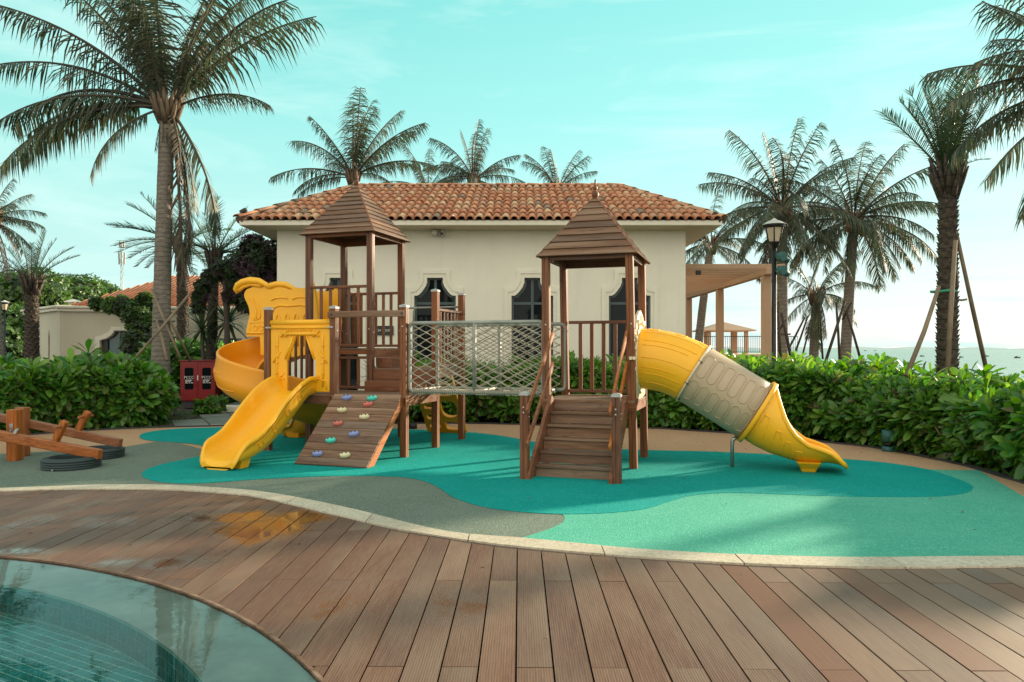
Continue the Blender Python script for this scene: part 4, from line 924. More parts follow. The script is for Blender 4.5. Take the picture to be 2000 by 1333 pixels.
#@@PART3
# ================================================================== HOUSE
HS = empty('house', (-.8, 15.5, 0)); tag(HS, 'cream house with clay tiled hip roof and four dark keyhole windows behind the playset', 'house')
HO = Vector((-.8, 15.5, 0)); PXM = 15.5 / F
def hx(px): return (px - CX) * PXM - HO.x
def hz(py): return H - (py - CY) * PXM
X0, X1, ZT = (541 - CX) * PXM - HO.x, (1339 - CX) * PXM - HO.x, 3.945
prof_g = [(15.5, 543), (15.5, 552), (19, 561), (25.5, 570), (30, 575), (35, 578), (40.8, 578)]
prof_b = [(22.5, 535), (22.5, 548), (26, 557), (32.5, 566), (38, 570.5), (47, 571)]
prof_p = [(30, 528), (30, 544), (33, 552), (39, 559), (44, 562), (55, 562)]
ZB = .45
def outline(prof, c, zb=ZB, zs=0.0):
    r = [(hx(c + a), hz(y)) for a, y in prof]; l = [(hx(c - a), hz(y)) for a, y in prof]
    return [(r[-1][0], zb - zs)] + r[::-1] + l + [(l[-1][0], zb - zs)]
WC = [659.0, 849.5, 1039.8, 1230.0]
Mw = I4
b = MB(); b.plate([(X0, -.05), (X1, -.05), (X1, ZT), (X0, ZT)], [outline(prof_g, c) for c in WC], 0, .22, Mw); b.build('front_wall', M['wall'], HS)
b = MB(); b.box((X1 - .22, .222, -.05), (X1, 5.7, ZT)); b.build('side_wall', M['wall'], HS)
b = MB(); b.box((X0, .222, -.05), (X0 + .22, 5.7, ZT)); b.build('side_wall', M['wall'], HS)
b = MB(); b.box((X0 + .222, 5.5, -.05), (X1 - .222, 5.7, ZT)); b.build('back_wall', M['wall'], HS)
for c in WC:
    b = MB(); b.plate(outline(prof_p, c, zs=.16), [outline(prof_b, c, zs=.08)], -.028, -.001, Mw); w = b.build('window', M['wall'], HS)
    b = MB(); b.plate(outline(prof_b, c, zs=.079), [outline(prof_g, c, zs=-.001)], -.010, -.0005, Mw); b.build('surround', M['trim'], w)
    g = outline([(a - .3, y + .3) for a, y in prof_g], c, ZB + .01)
    cx_ = hx(c); zt = hz(543)
    b = MB(); y0 = .10
    inner = outline([(a - 4.2, y + 3.6) for a, y in prof_g], c, ZB + .06)
    b.plate(g, [inner], y0, y0 + .05, Mw)
    zm = hz(592.5)
    b.box((cx_ - .028, y0 + .004, ZB + .06), (cx_ + .028, y0 + .046, hz(546.5)))
    for s in (-1, 1): b.box((cx_ + (.028 if s > 0 else -.40), y0 + .006, zm - .026), (cx_ + (.40 if s > 0 else -.028), y0 + .044, zm + .026))
    b.build('frame', M['frame'], w)
    for s in (-1, 1):
        for top in (0, 1):
            P = [(a - 4, y + 3.6) for a, y in prof_g]
            if top: loop = [(cx_ + s * .03, zm + .027)] + [(hx(c + s * a), hz(y)) for a, y in P[::-1]] ; loop.insert(1, (hx(c + s * P[-1][0]), zm + .027)); loop.append((cx_ + s * .03, hz(P[0][1])))
            else: loop = [(cx_ + s * .03, ZB + .06), (hx(c + s * P[-1][0]), ZB + .06), (hx(c + s * P[-1][0]), zm - .027), (cx_ + s * .03, zm - .027)]
            bb = MB(); bb.plate(loop, [], y0 + .02, y0 + .03, Mw); bb.build('pane', M['glass'], w)
b = MB(); b.box((X0 + .3, .5, .1), (X1 - .3, .52, 3.5)); b.build('inner_blind', M['frame2'], HS)
# eaves
EX0, EX1, EY, EYB = (467 - CX) * 14.9 / F - HO.x, (1411 - CX) * 14.9 / F - HO.x, 14.9 - 15.5, 7.3
b = MB(); b.box((EX0, EY, ZT + .001), (EX1, EYB, ZT + .105), ch=.01); fa = b.build('fascia', M['trim'], HS)
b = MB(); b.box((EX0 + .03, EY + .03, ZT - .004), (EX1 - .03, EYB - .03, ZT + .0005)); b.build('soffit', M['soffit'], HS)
ze = ZT + .11; zr = 5.60; RYc = 18.8 - 15.5; RX0, RX1 = (690 - CX) * 18.8 / F - HO.x, (1215 - CX) * 18.8 / F - HO.x
E = [Vector((EX0, EY, ze)), Vector((EX1, EY, ze)), Vector((EX1, EYB, ze)), Vector((EX0, EYB, ze))]; R0, R1 = Vector((RX0, RYc, zr)), Vector((RX1, RYc, zr))
b = MB(); b.add(E + [R0, R1], [(0, 1, 5, 4), (1, 2, 5), (2, 3, 4, 5), (3, 0, 4), (3, 2, 1, 0)]); rf = b.build('roof', M['under'], HS)
def barrel(L=.50, r0=.088, r1=.072, hgt=.078, n=7):
    b = MB(); out0 = []; 
    def arc(r, y, z, t): return [Vector((r * cos(pi * k / (n - 1)), y, z + (hgt / .088) * r * sin(pi * k / (n - 1)) * t)) for k in range(n)]
    A, B = arc(r0, 0, .0, 1), arc(r1, L, -.0, 1); A2, B2 = arc(r0 - .016, 0, 0, 1), arc(r1 - .016, L, 0, 1)
    b.loft([A2, A, B, B2], False, False, False)
    for i in range(len(b.sm)): b.sm[i] = n - 1 <= i < 2 * (n - 1)
    return b
sl = (R0 - Vector((RX0, EY, ze))); slope = sl.normalized(); SL = sl.length; nrm = Vector((1, 0, 0)).cross(slope).normalized()
base_M = Matrix(((1, slope.x, nrm.x, 0), (0, slope.y, nrm.y, 0), (0, slope.z, nrm.z, 0), (0, 0, 0, 1)))
tile_me = barrel().build('tile', M['tile'], mesh_only=True); rows = 9; ex_ = SL / rows; TP = .18
tiles = []
nC = int((EX1 - EX0) / TP)
for j in range(rows):
    for i in range(nC + 1):
        x = EX0 + .06 + i * TP; s = j * ex_ - .05; f = (s + .30) / SL
        xl = EX0 + (RX0 - EX0) * f; xr_ = EX1 + (RX1 - EX1) * f
        if x < xl + .02 or x > xr_ - .02: continue
        p = Vector((x, EY, ze)) + slope * s + nrm * (.012 + .010)
        tiles.append(Matrix.Translation(p + Vector((ru(-.006, .006), 0, ru(-.003, .005)))) @ base_M @ Matrix.Rotation(ru(-.02, .02), 4, 'Z') @ Matrix.Rotation(R(-1.6), 4, 'X'))
for Mx in tiles[:300]: inst(tile_me, 'tile', rf, Mx)
b = MB(); tb = barrel()
for Mx in tiles[300:]: b.add([Mx @ Vector(v) for v in tb.v], tb.f, True)
tag(b.build('upper_tiles', M['tileisl'], rf), kind='stuff')
b = MB()                                                                    # pan tiles between the covers
for i in range(nC + 2):
    x = EX0 - .03 + i * TP
    for j in range(rows):
        s0 = j * ex_ - .04; f = (s0 + .25) / SL
        if x < EX0 + (RX0 - EX0) * f or x > EX1 + (RX1 - EX1) * f: continue
        p0 = Vector((x, EY, ze)) + slope * s0 + nrm * .012; p1 = p0 + slope * (ex_ + .01) - nrm * .008
        b.add([p0 + Vector((-.05, 0, 0)) + nrm * .012, p0, p0 + Vector((.05, 0, 0)) + nrm * .012, p1 + Vector((.05, 0, 0)) + nrm * .012, p1, p1 + Vector((-.05, 0, 0)) + nrm * .012], [(0, 1, 4, 5), (1, 2, 3, 4)])
tag(b.build('pan_tiles', M['tileisl'], rf), kind='stuff')
def capline(P, Q, n, name):
    d = (Q - P).normalized(); sd = d.cross(Vector((0, 0, 1))).normalized(); up = sd.cross(d)
    Mx = Matrix(((sd.x, d.x, up.x, 0), (sd.y, d.y, up.y, 0), (sd.z, d.z, up.z, 0), (0, 0, 0, 1))); L = (Q - P).length / n
    for i in range(n):
        sc = (L + .07) / .5; inst(tile_me, name, rf, Matrix.Translation(P + d * (i * L) + up * (.035 if name == 'hip_tile' else .05)) @ Mx @ Matrix.Rotation(R(-1.5), 4, 'X') @ Matrix.Diagonal((1.1, sc, .75, 1)))
for A_, B_ in ((E[0], R0), (E[1], R1), (R0, R1)): b = MB(); b.tube([A_ + Vector((0, 0, .0)), B_ + Vector((0, 0, .0))], .085, 8); b.build('ridge_mortar', M['under'], rf)
capline(E[0] + Vector((-.03, -.04, .02)), R0, 7, 'hip_tile'); capline(E[1] + Vector((.03, -.04, .02)), R1, 7, 'hip_tile'); capline(R0, R1, 17, 'ridge_tile')
# side slopes: joined tiles
for (A, B, Cc) in ((E[3], E[0], R0), (E[1], E[2], R1)):
    b = MB(); d = (B - A); n = int(d.length / .19); dn = d.normalized(); up_ = (Cc - (A + dn * (Cc - A).dot(dn))); h_ = up_.length; un = up_.normalized(); nn = dn.cross(un)
    if nn.z < 0: nn = -nn
    ft = (Cc - A).dot(dn) / d.length
    for i in range(n):
        t = (i + .5) / n; lim = t / ft if t < ft else (1 - t) / (1 - ft); L = h_ * lim; k = int(L / .45)
        for j in range(k + 1):
            if j * .45 + .40 > L: break
            p = A + dn * (d.length * t) + un * (j * .45 - .04) + nn * .02; Mx = Matrix(((dn.x, un.x, nn.x, p.x), (dn.y, un.y, nn.y, p.y), (dn.z, un.z, nn.z, p.z), (0, 0, 0, 1))); b.add([Mx @ Vector(v) for v in tb.v], tb.f, True)
    tag(b.build('side_tiles', M['tileisl'], rf), kind='stuff')
# sign on the wall
sg_ = empty('sign', (W(752, 646, 15.48))); tag(sg_, 'small dark sign reading 24 HOURS on the house wall left of the second window', 'sign')
b = MB(); b.box((-.18, -.012, -.10), (.18, .012, .10), ch=.003); b.build('plate', M['signdk'], sg_)
def text(body, size, mat, parent, loc, name='lettering', ext=.001, sx_=1.0, rz=0):
    cu_ = bpy.data.curves.new(name, 'FONT'); cu_.body = body; cu_.size = size; cu_.align_x = 'CENTER'; cu_.align_y = 'CENTER'; cu_.extrude = ext
    tmp = bpy.data.objects.new(name, cu_); COL.objects.link(tmp); dg = bpy.context.evaluated_depsgraph_get(); me = bpy.data.meshes.new_from_object(tmp.evaluated_get(dg)); bpy.data.objects.remove(tmp)
    me.materials.clear(); me.materials.append(mat); o = bpy.data.objects.new(name, me); COL.objects.link(o); o.parent = parent; o.location = loc; o.rotation_euler = (pi / 2, 0, rz); o.scale = (sx_, 1, 1); return o
text('24 HOURS', .068, M['white'], sg_, (0, -.0145, 0))
# wall fittings under the eave
o = empty('wall_light', W(849, 455, 15.42)); tag(o, 'round bulkhead light under the eave left of the security camera', 'wall light')
b = MB(); b.tube([(0, .07, 0), (0, .0, 0)], .05, 12); b.lathe([(.001, -.075), (.045, -.065), (.075, -.02), (.075, .015), (.05, .045), (.001, .055)], 14, (0, -.06, 0)); b.build('housing', M['camwhite'], o)
o = empty('security_camera', W(864, 455, 15.42)); tag(o, 'white security camera with black front under the house eave', 'camera')
b = MB(); b.lathe([(.001, .05), (.055, .05), (.06, .0), (.05, -.02)], 14, (0, .02, .01)); b.build('mount', M['camwhite'], o)
b = MB(); b.box((-.045, -.14, -.085), (.045, .04, -.005), ch=.012); q = b.build('body', M['camwhite'], o); b = MB(); b.box((-.036, -.144, -.078), (.036, -.1405, -.012)); b.build('lens_window', M['black'], q)
def spot(px, py, Y, flip, lab):
    o = empty('floodlight', W(px, py, Y)); tag(o, lab, 'floodlight', 'floodlights on the roof corners'); b = MB(); b.box((-.07, -.05, .02), (.07, .05, .09), Matrix.Rotation(flip * .5, 4, 'Y'), ch=.01); b.build('head', M['black'], o); b = MB(); b.tube([(0, 0, -.09), (0, 0, .03)], .012, 6); b.build('bracket', M['black'], o)
spot(478, 417, 15.0, -1, 'small black floodlight on the left corner of the tiled roof'); spot(1396, 424, 15.0, 1, 'small dark floodlight on the right corner of the tiled roof')
# ================================================================== PERGOLA, GAZEBO, LAMPS
pg = empty('pergola', (6.0, 17.7, 0)); tag(pg, 'tan painted pergola with square posts attached to the right of the house', 'pergola')
for yy in (0, 4.1, 8.1): b = MB(); b.box((-.1, yy - .1, 0), (.1, yy + .1, 3.2), ch=.012); b.build('post', M['tan'], pg)
b = MB(); b.box((-.11, -.35, 3.201), (.09, 8.5, 3.33), ch=.008); b.build('beam', M['tan'], pg)
b = MB(); b.box((-2.45, -.10, 3.201), (-2.3, 8.5, 3.33), ch=.008); b.build('beam', M['tan'], pg)
for k in range(20): b = MB(); yy = -.28 + k * .44; b.box((-2.5, yy, 3.332), (.36, yy + .06, 3.45), ch=.006); b.build('rafter', M['tan'], pg)
b = MB(); b.box((-1.75, -.17, 3.2), (-1.62, -.11, 3.31), ch=.01); b.build('light_box', M['black'], pg)
tr_ = empty('terrace', (13.2, 44, 0)); tag(tr_, 'raised tan terrace wall by the sea carrying the gazebo', 'terrace')
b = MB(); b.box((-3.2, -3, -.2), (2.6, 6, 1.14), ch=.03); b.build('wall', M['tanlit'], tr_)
gz = empty('gazebo', (12.55, 45, 1.14)); tag(gz, 'small seaside gazebo with a low hipped tan roof on square posts', 'gazebo')
for x, y in ((-1.12, -1.1), (1.12, -1.1), (-1.12, 1.1), (1.12, 1.1), (-.75, 1.1), (.6, -.1)): b = MB(); b.box((x - .1, y - .1, 0), (x + .1, y + .1, 1.36)); b.build('post', M['tan'], gz)
b = MB(); b.add([Vector(p) for p in ((-1.6, -1.55, 1.37), (1.6, -1.55, 1.37), (1.6, 1.55, 1.37), (-1.6, 1.55, 1.37), (-1.6, -1.55, 1.43), (1.6, -1.55, 1.43), (1.6, 1.55, 1.43), (-1.6, 1.55, 1.43), (0, 0, 1.98))], [(3, 2, 1, 0), (0, 1, 5, 4), (1, 2, 6, 5), (2, 3, 7, 6), (3, 0, 4, 7), (4, 5, 8), (5, 6, 8), (6, 7, 8), (7, 4, 8)]); b.build('roof', M['tan'], gz)
rl = empty('terrace_railing', (13.2, 41.2, 1.14)); tag(rl, 'thin black iron railing on the edge of the seaside terrace', 'railing')
b = MB(); b.box((-3.15, -.02, .98), (2.55, .02, 1.02)); b.build('top_rail', M['lampblk'], rl); b = MB(); b.box((-3.15, -.02, .10), (2.55, .02, .13)); b.build('bottom_rail', M['lampblk'], rl)
bb = MB(); bb.box((-.009, -.009, .131), (.009, .009, .979)); me = bb.build('baluster', M['lampblk'], mesh_only=True)
for k in range(48): inst(me, 'baluster', rl, Tr(-3.1 + k * .12, 0, 0))
def lamp(X, Y, ztop, s, label, fancy):
    o = empty('street_lamp', (X, Y, 0)); tag(o, label, 'street lamp')
    zb = ztop - .62 * s
    b = MB(); b.tube([(0, 0, 0), (0, 0, .25), (0, 0, .3), (0, 0, zb)], [.085 * s, .085 * s, .06 * s, .05 * s], 12); b.build('pole', M['lampblk'], o)
    b = MB(); r0, r1, z0, z1 = .135 * s, .20 * s, zb + .10 * s, zb + .44 * s
    for k in range(6):
        a = pi / 3 * k + .2
        b.tube([(r0 * cos(a), r0 * sin(a), z0), (r1 * cos(a), r1 * sin(a), z1)], .015 * s, 6)
    for r, z in ((r0, z0), (r1, z1)): b.tube([(r * cos(pi / 3 * k + .2), r * sin(pi / 3 * k + .2), z) for k in range(7)], .02 * s, 6)
    b.lathe([(.05 * s, zb - .02), (.10 * s, zb + .02), (r0, z0)], 12)
    b.lathe([(.24 * s, z1 + .01), (.255 * s, z1 + .035), (.24 * s, z1 + .05)], 6); ln = b.build('lantern_frame', M['lampblk'], o)
    b = MB(); b.loft([[Vector((r * cos(pi / 3 * k + .2), r * sin(pi / 3 * k + .2), z)) for k in range(6)] for r, z in ((r0 * .93, z0 + .01), (r1 * .93, z1 - .01))], True, True, False); b.build('glass', M['lantern'], ln)
    b = MB(); b.lathe([(.265 * s, z1 + .05), (.16 * s, z1 + .12 * s), (.06 * s, z1 + .16 * s), (.03 * s, z1 + .19 * s), (.001, z1 + .20 * s)], 12); b.build('lamp_cap', M['camwhite'], ln)
    return o
lp = lamp((1512 - CX) * 16 / F, 16, 4.27, 1.0, 'tall black street lamp with a cream lantern right of the pergola', True)
for dz in (3.42, 3.12):
    o = empty('loudspeaker', ((1512 - CX) * 16 / F, 16, dz)); tag(o, ('upper' if dz > 3.2 else 'lower') + ' round grey floodlight clamped on the tall street lamp pole', 'floodlight', 'round floodlights on the lamp pole'); o.name = 'pole_floodlight'
    b = MB(); b.tube([(.06, -.10, .02), (.13, -.22, -.0)], [.09, .105], 12); b.tube([(.09, -.02, .02), (.32, .02, -.06)], [.085, .07], 10); b.build('head', M['tealpl'], o); b = MB(); b.tube([(0, -.02, 0), (.09, -.09, .02)], .03, 8); b.build('bracket', M['lampblk'], o)
lamp((9 - CX) * 24 / F, 24, 3.02, .62, 'small street lamp with white cap at the far left edge', False)
# ================================================================== FAR LEFT HOUSES
VI = empty('villa', (-13, 23, 0)); tag(VI, 'low cream villa with flat parapet and red tiled roof behind the left hedge', 'villa')
def wallseg(name, x0, y0, x1, y1, z0, z1, mat='fwall', holes=(), th=.25, parent=VI):
    d = Vector((x1 - x0, y1 - y0, 0)); L = d.length; d.normalize(); Mx = Matrix(((d.x, -d.y, 0, x0 - parent.location.x), (d.y, d.x, 0, y0 - parent.location.y), (0, 0, 1, -parent.location.z), (0, 0, 0, 1)))
    b = MB(); b.plate([(0, z0), (L, z0), (L, z1), (0, z1)], list(holes), 0, th, Mx); o = b.build(name, M[mat], parent)
    b = MB(); b.box((-.05, -.09, z1 - .17), (L + .05, th + .09, z1 - .07), Mx, ch=.01); b.box((-.1, -.15, z1 - .07), (L + .1, th + .15, z1 + .0), Mx, ch=.01); tag(b.build('parapet_moulding', M['trim'], o)); return o, Mx
def arch_h(cx_, w, zt, zb=.3, sh=.42):
    P = [(w * .62, 0), (w * .62, -.06), (w * .70, -.16), (w * .82, -.24), (w * .92, -.27), (w, -.30)]
    r = [(cx_ + a, zt + z * sh / .42) for a, z in P]; l = [(2 * cx_ - x, z) for x, z in r]
    return [(r[-1][0], zb)] + r[::-1] + l + [(l[-1][0], zb)]
hA = arch_h(2.55, 1.02, 2.02)
w1, Mx1 = wallseg('wall', -13.9, 22, -11.35, 23.2, 0, 2.74)
w1b, Mx1b = wallseg('wall', -16.7, 24.6, -13.92, 22.02, 0, 2.74, holes=[[(2.55, .9), (2.75, .9), (2.75, 1.75), (2.70, 1.9), (2.65, 2.05), (2.60, 1.9), (2.55, 1.75)]])
b = MB(); b.box((.0, .14, 0), (3.2, .16, 2.2), Mx1b); b.build('dark_glazing', M['glass'], w1b)
# wide arched window, wall continued
bpy.data.objects.remove(w1.children[0]); bpy.data.objects.remove(w1)
w1, Mx1 = wallseg('wall', -13.9, 22, -8.2, 22.9, 0, 2.72, holes=[arch_h(2.16, 1.02, 1.96), arch_h(4.9, .55, 1.75, sh=.5)])
b = MB(); b.box((.9, .16, .2), (5.6, .18, 2.1), Mx1); b.build('pane', M['tglass'], w1)
b = MB()
for k in range(5): b.box((1.18 + k * .47, .08, .25), (1.30 + k * .47, .13, 2.0), Mx1)
tag(b.build('window_bars', M['frame2'], w1), kind='stuff')
b = MB(); b.plate(arch_h(2.16, 1.17, 2.09, sh=.44), [arch_h(2.16, 1.04, 1.98, zb=.31)], -.05, -.001, Mx1); b.build('surround', M['trim'], w1)
b = MB(); Ev = [Vector(p) for p in ((-15.2, 24.6, 2.88), (-9.0, 24.6, 2.88), (-8.2, 32, 2.88), (-15.6, 32, 2.88))]; Rv = [Vector((-13.7, 28.5, 4.25)), Vector((-11.3, 28.5, 4.25))]
o_ = VI.location; b.add([p - Vector(o_) for p in Ev + Rv], [(0, 1, 5, 4), (1, 2, 5), (2, 3, 4, 5), (3, 0, 4), (3, 2, 1, 0)]); vr = b.build('roof', M['farroof'], VI)
b = MB(); sl2 = (Rv[0] + (Rv[1] - Rv[0]) * .5) - (Ev[0] + (Ev[1] - Ev[0]) * .5); sl2.x = 0
for k in range(40):
    t = (k + .5) / 40; x = Ev[0].x + (Ev[1].x - Ev[0].x) * t; lim = min(1, t * 3.9, (1 - t) * 2.7); p = Vector((x, 24.6, 2.89)) - Vector(o_); b.tube([p, p + sl2 * lim], .055, 6)
tag(b.build('tile_rows', M['farroof'], vr), kind='stuff')
b = MB(); b.box((-2.2, 1.6, 2.72), (3.9, 1.72, 2.86), ch=.01); b.build('fascia', M['trim'], VI)
b = MB(); b.box((-2.1, 1.73, 0), (3.8, 1.9, 2.73)); b.build('wall', M['fwall'], VI)
ch = empty('roof_vent', W(144, 598, 26)); tag(ch, 'small white capped vent standing on the flat parapet roof', 'vent')
b = MB(); b.box((-.12, -.12, 0), (.12, .12, .12), ch=.01); b.build('base', M['trim'], ch); b = MB(); b.loft([[Vector((a * s, c * s, z)) for a, c in ((-1, -1), (1, -1), (1, 1), (-1, 1))] for s, z in ((.22, .12), (.22, .15), (.03, .24))], True, True, False); b.build('cap', M['trim'], ch)
FH = empty('far_house', (-47, 78, 0)); tag(FH, 'distant house with an orange tiled roof among the trees on the left', 'house')
b = MB(); b.box((-8, -3, 0), (5, 3, 6.0)); b.build('wall', M['fwall'], FH); b = MB(); b.add([Vector(p) for p in ((-8.6, -3.6, 6), (5.6, -3.6, 6), (5.6, 3.6, 6), (-8.6, 3.6, 6), (-6, 0, 7.3), (3, 0, 7.3))], [(0, 1, 5, 4), (1, 2, 5), (2, 3, 4, 5), (3, 0, 4), (3, 2, 1, 0)]); b.build('roof', M['farroof'], FH)
# radio mast
ms_ = empty('radio_mast', ((238 - CX) * 120 / F, 120, 0)); tag(ms_, 'thin lattice radio mast far behind the villa roof', 'mast'); b = MB(); hm = 19.2
for a in range(3):
    c0 = Vector((.28 * cos(a * 2.094), .28 * sin(a * 2.094), 0)); c1 = Vector((.28 * cos((a + 1) * 2.094), .28 * sin((a + 1) * 2.094), 0)); b.tube([c0, c0 * .8 + Vector((0, 0, hm))], .035, 5)
    for k in range(18): b.tube([c0 * (1 - .2 * k / 18) + Vector((0, 0, k * hm / 18)), c1 * (1 - .2 * (k + 1) / 18) + Vector((0, 0, (k + 1) * hm / 18))], .022, 4)
tag(b.build('lattice', M['steel'], ms_), kind='stuff'); b = MB()
for z, r in ((hm - .5, .35), (hm - 2.3, .5), (hm - 3.3, .45)):
    for a in range(3): b.box((r * cos(a * 2.09) - .09, r * sin(a * 2.09) - .09, z - .5), (r * cos(a * 2.09) + .09, r * sin(a * 2.09) + .09, z + .5))
tag(b.build('antennas', M['pipe'], ms_), kind='stuff')
# ================================================================== HYDRANT CABINET
cb = empty('fire_hose_cabinet', (-7.72, 17.45, .10), R(9)); tag(cb, 'red fire hose cabinet with two glazed doors marked PCCC beside the hedge', 'cabinet')
b = MB(); b.box((-.40, 0, .06), (.40, .42, 1.02), ch=.008); b.build('body', M['redpaint'], cb); b = MB(); b.box((-.43, -.05, 1.021), (.43, .44, 1.045), ch=.006); b.build('lid', M['redpaint'], cb)
b = MB(); b.box((-.38, .02, -.1), (.38, .40, .059)); b.build('plinth', M['edge'], cb)
for s in (-1, 1):
    xa, xb = (-.395, -.004) if s < 0 else (.004, .395); xc = (xa + xb) / 2
    hole_ = rr(xc - .10, .34, xc + .10, .86, .03)
    b = MB(); b.plate([(xa, .08), (xb, .08), (xb, 1.0), (xa, 1.0)], [hole_], -.018, -.001, I4); d_ = b.build('door', M['redpaint'], cb)
    b = MB(); b.plate(rr(xc - .10, .34, xc + .10, .86, .03), [], -.008, -.004, I4); b.build('pane', M['glass'], d_)
    text('PCCC', .085, M['white'], d_, (xc, -.0195, .63), 'lettering', .0005)
    b = MB()
    for k, (z, ws) in enumerate(((.565, (.16,)), (.535, (.05, .06)), (.50, (.06, .03, .05)))):
        x = xc - .085
        for w_ in ws: b.box((x, -.0195, z - .008), (x + w_, -.0185, z + .008)); x += w_ + .02
    tag(b.build('small_print', M['white'], d_), kind='stuff')
b = MB(); b.box((-.012, -.03, .56), (.012, -.018, .68), ch=.003); b.build('handle', M['white'], cb)
# ================================================================== SEESAW AND TYRES
ss = empty('seesaw', (-6.42, 9.3, 0)); tag(ss, 'wooden double seesaw with two beams tilted down over half buried tyres', 'seesaw'); O_ = Vector((-6.42, 9.3, 0))
for (px, pyb, pyt, Y, w) in ((29, 899, 800, 9.16, .135), (44, 893, 796, 9.52, .13)):
    b = MB(); c = W(px, pyb, Y) - O_; zt = H - (pyt - CY) * Y / F; b.box((-w / 2, -w / 2, 0), (w / 2, w / 2, zt), Tr(c.x, c.y, 0), ch=.008); po = b.build('post', M['orangez'], ss)
    b = MB(); b.box((-.022, -w / 2 - .005, .33), (.022, -w / 2 - .0005, .47), Tr(c.x, c.y, 0), ch=.004); b.tube([(c.x, c.y - w / 2 - .004, .38), (c.x, c.y - w / 2 - .028, .38)], [.017, .010], 10); b.build('bolt_plate', M['steel'], po)
for (pl_, pr_, hz_, Yl, Yr) in (((-120, 828), (196, 888), .115, 9.0, 8.62), ((-120, 790), (236, 866), .105, 9.75, 9.42)):
    A, B = W(*pl_, Yl) - O_, W(*pr_, Yr) - O_
    b = MB(); b.beam(A, B, .085, hz_, ch=.008); bm_ = b.build('beam', M['orangex'], ss)
    d = (B - A).normalized(); up = Vector((0, 0, 1)); up = (up - d * up.dot(d)).normalized(); sd = d.cross(up)
    t = .66 * (B - A).length if False else (B - A).length - .62
    c = A + d * t - sd * -.0; b = MB(); lean = (up * .95 + d * .28).normalized(); b.beam(c + up * (hz_ / 2), c + lean * .33, .07, .075, up=d, ch=.008); hd = b.build('handle', M['orangez'], ss)
    b = MB(); q = c + lean * .26; b.tube([q - sd * -.13, q + sd * -.13], .019, 10); b.build('grip', M['orangey'], hd)
b = MB(); c0, c1 = W(29, 843, 8.75) - O_, W(44, 830, 9.9) - O_; c0.z = c1.z = .40; b.tube([c0, c1], .018, 8); b.build('axle', M['steel'], ss)
def tyre(px, py, Yc, rad, h, lab):
    p = W(px, py, Yc); o = empty('tyre', (p.x, Yc, 0)); tag(o, lab, 'tyre', 'tyres half buried under the seesaw beams'); b = MB()
    ri = rad * .60; pr = [(ri + .02, 0), (ri, h * .35), (ri + .015, h * .8), (ri + .05, h * .98), (rad - .07, h), (rad - .025, h * .93), (rad, h * .80)]
    for k in range(4): z = h * (.74 - k * .20); pr += [(rad, z), (rad - .009, z - .006), (rad - .009, z - .018), (rad, z - .024)]
    pr += [(rad - .01, 0)]
    b.lathe(pr, 48); b.build('tread', M['tyre'], o); b = MB(); b.tube([(-.02, -rad - .004, .02), (-.02, -rad - .016, .02)], .012, 8); b.build('bolt', M['bolt'], o)
tyre(140, 905, 8.62, .315, .135, 'nearer dark tyre lying under the front seesaw beam'); tyre(192, 880, 9.42, .31, .13, 'farther dark tyre lying under the rear seesaw beam')
# bollard light in the right hedge
bl = empty('bollard_light', tuple(G(1744, 884))); tag(bl, 'low dark green bollard light half hidden at the foot of the right hedge', 'bollard light')
b = MB(); b.tube([(0, .12, -.02), (0, .12, .07)], .085, 16); b.build('base', M['tealpl'], bl); b = MB(); b.tube([(0, .12, .071), (0, .12, .13)], .06, 16); b.build('lens', M['black'], bl); b = MB(); b.tube([(0, .12, .131), (0, .12, .29)], .088, 16); b.build('cap', M['tealpl'], bl)
# boats and far shore
def boat(px, py, s, lab):
    Y = F * (H + 1.6) / (py - CY); p = W(px, py, Y); o = empty('fishing_boat', (p.x, Y, -1.6)); tag(o, lab, 'boat', 'fishing boats on the sea'); L = s * Y / F
    b = MB(); b.loft([[Vector((x * L, y * L * wd, z * L)) for y, z in ((-.1, .16 + e_), (-.07, -.02), (.07, -.02), (.1, .16 + e_))] for x, wd, e_ in ((-.5, .7, .03), (-.2, 1, 0), (.2, 1, 0), (.5, .1, .10))], True, True, False); b.build('hull', M['edge'], o)
    b = MB(); b.box((-.3 * L, -.06 * L, .16 * L), (-.02 * L, .06 * L, .34 * L)); b.build('cabin', M['frame'], o); b = MB(); b.tube([(.1 * L, 0, .1 * L), (.1 * L, 0, .55 * L)], .012 * L, 4); b.build('mast', M['edge'], o)
for px, py, s, lab in ((1729, 697, 9, 'small dark boat farthest left of the larger boats on the sea'), (1801, 697, 9, 'small boat just left of the big date palm trunk'), (1877, 699, 9, 'small boat just right of the big date palm trunk'), (1927, 697, 9, 'small boat right of the slanting support poles'), (1987, 700, 12, 'largest dark fishing boat at the right edge of the sea'), (1690, 686, 5, 'tiny boat near the horizon, left of its neighbour'), (1709, 686, 4, 'tiny boat near the horizon, right of its neighbour')): boat(px, py, s, lab)
b = MB(); P = []
for k in range(110):
    x = 600 + k * 60; hgt = 24 * abs(sin(k * .045)) ** .6 * (.75 + .25 * sin(k * .7)) + 4; P.append((x, hgt))
b.plate([(600, -5)] + [(P[-1][0], -5)] + P[::-1], [], 6300, 6500, I4); tag(b.build('hills', plain('far_hills', (.66, .78, .75), 1, var=.02)), kind='structure')  # distance haze put into the hills' pale colour
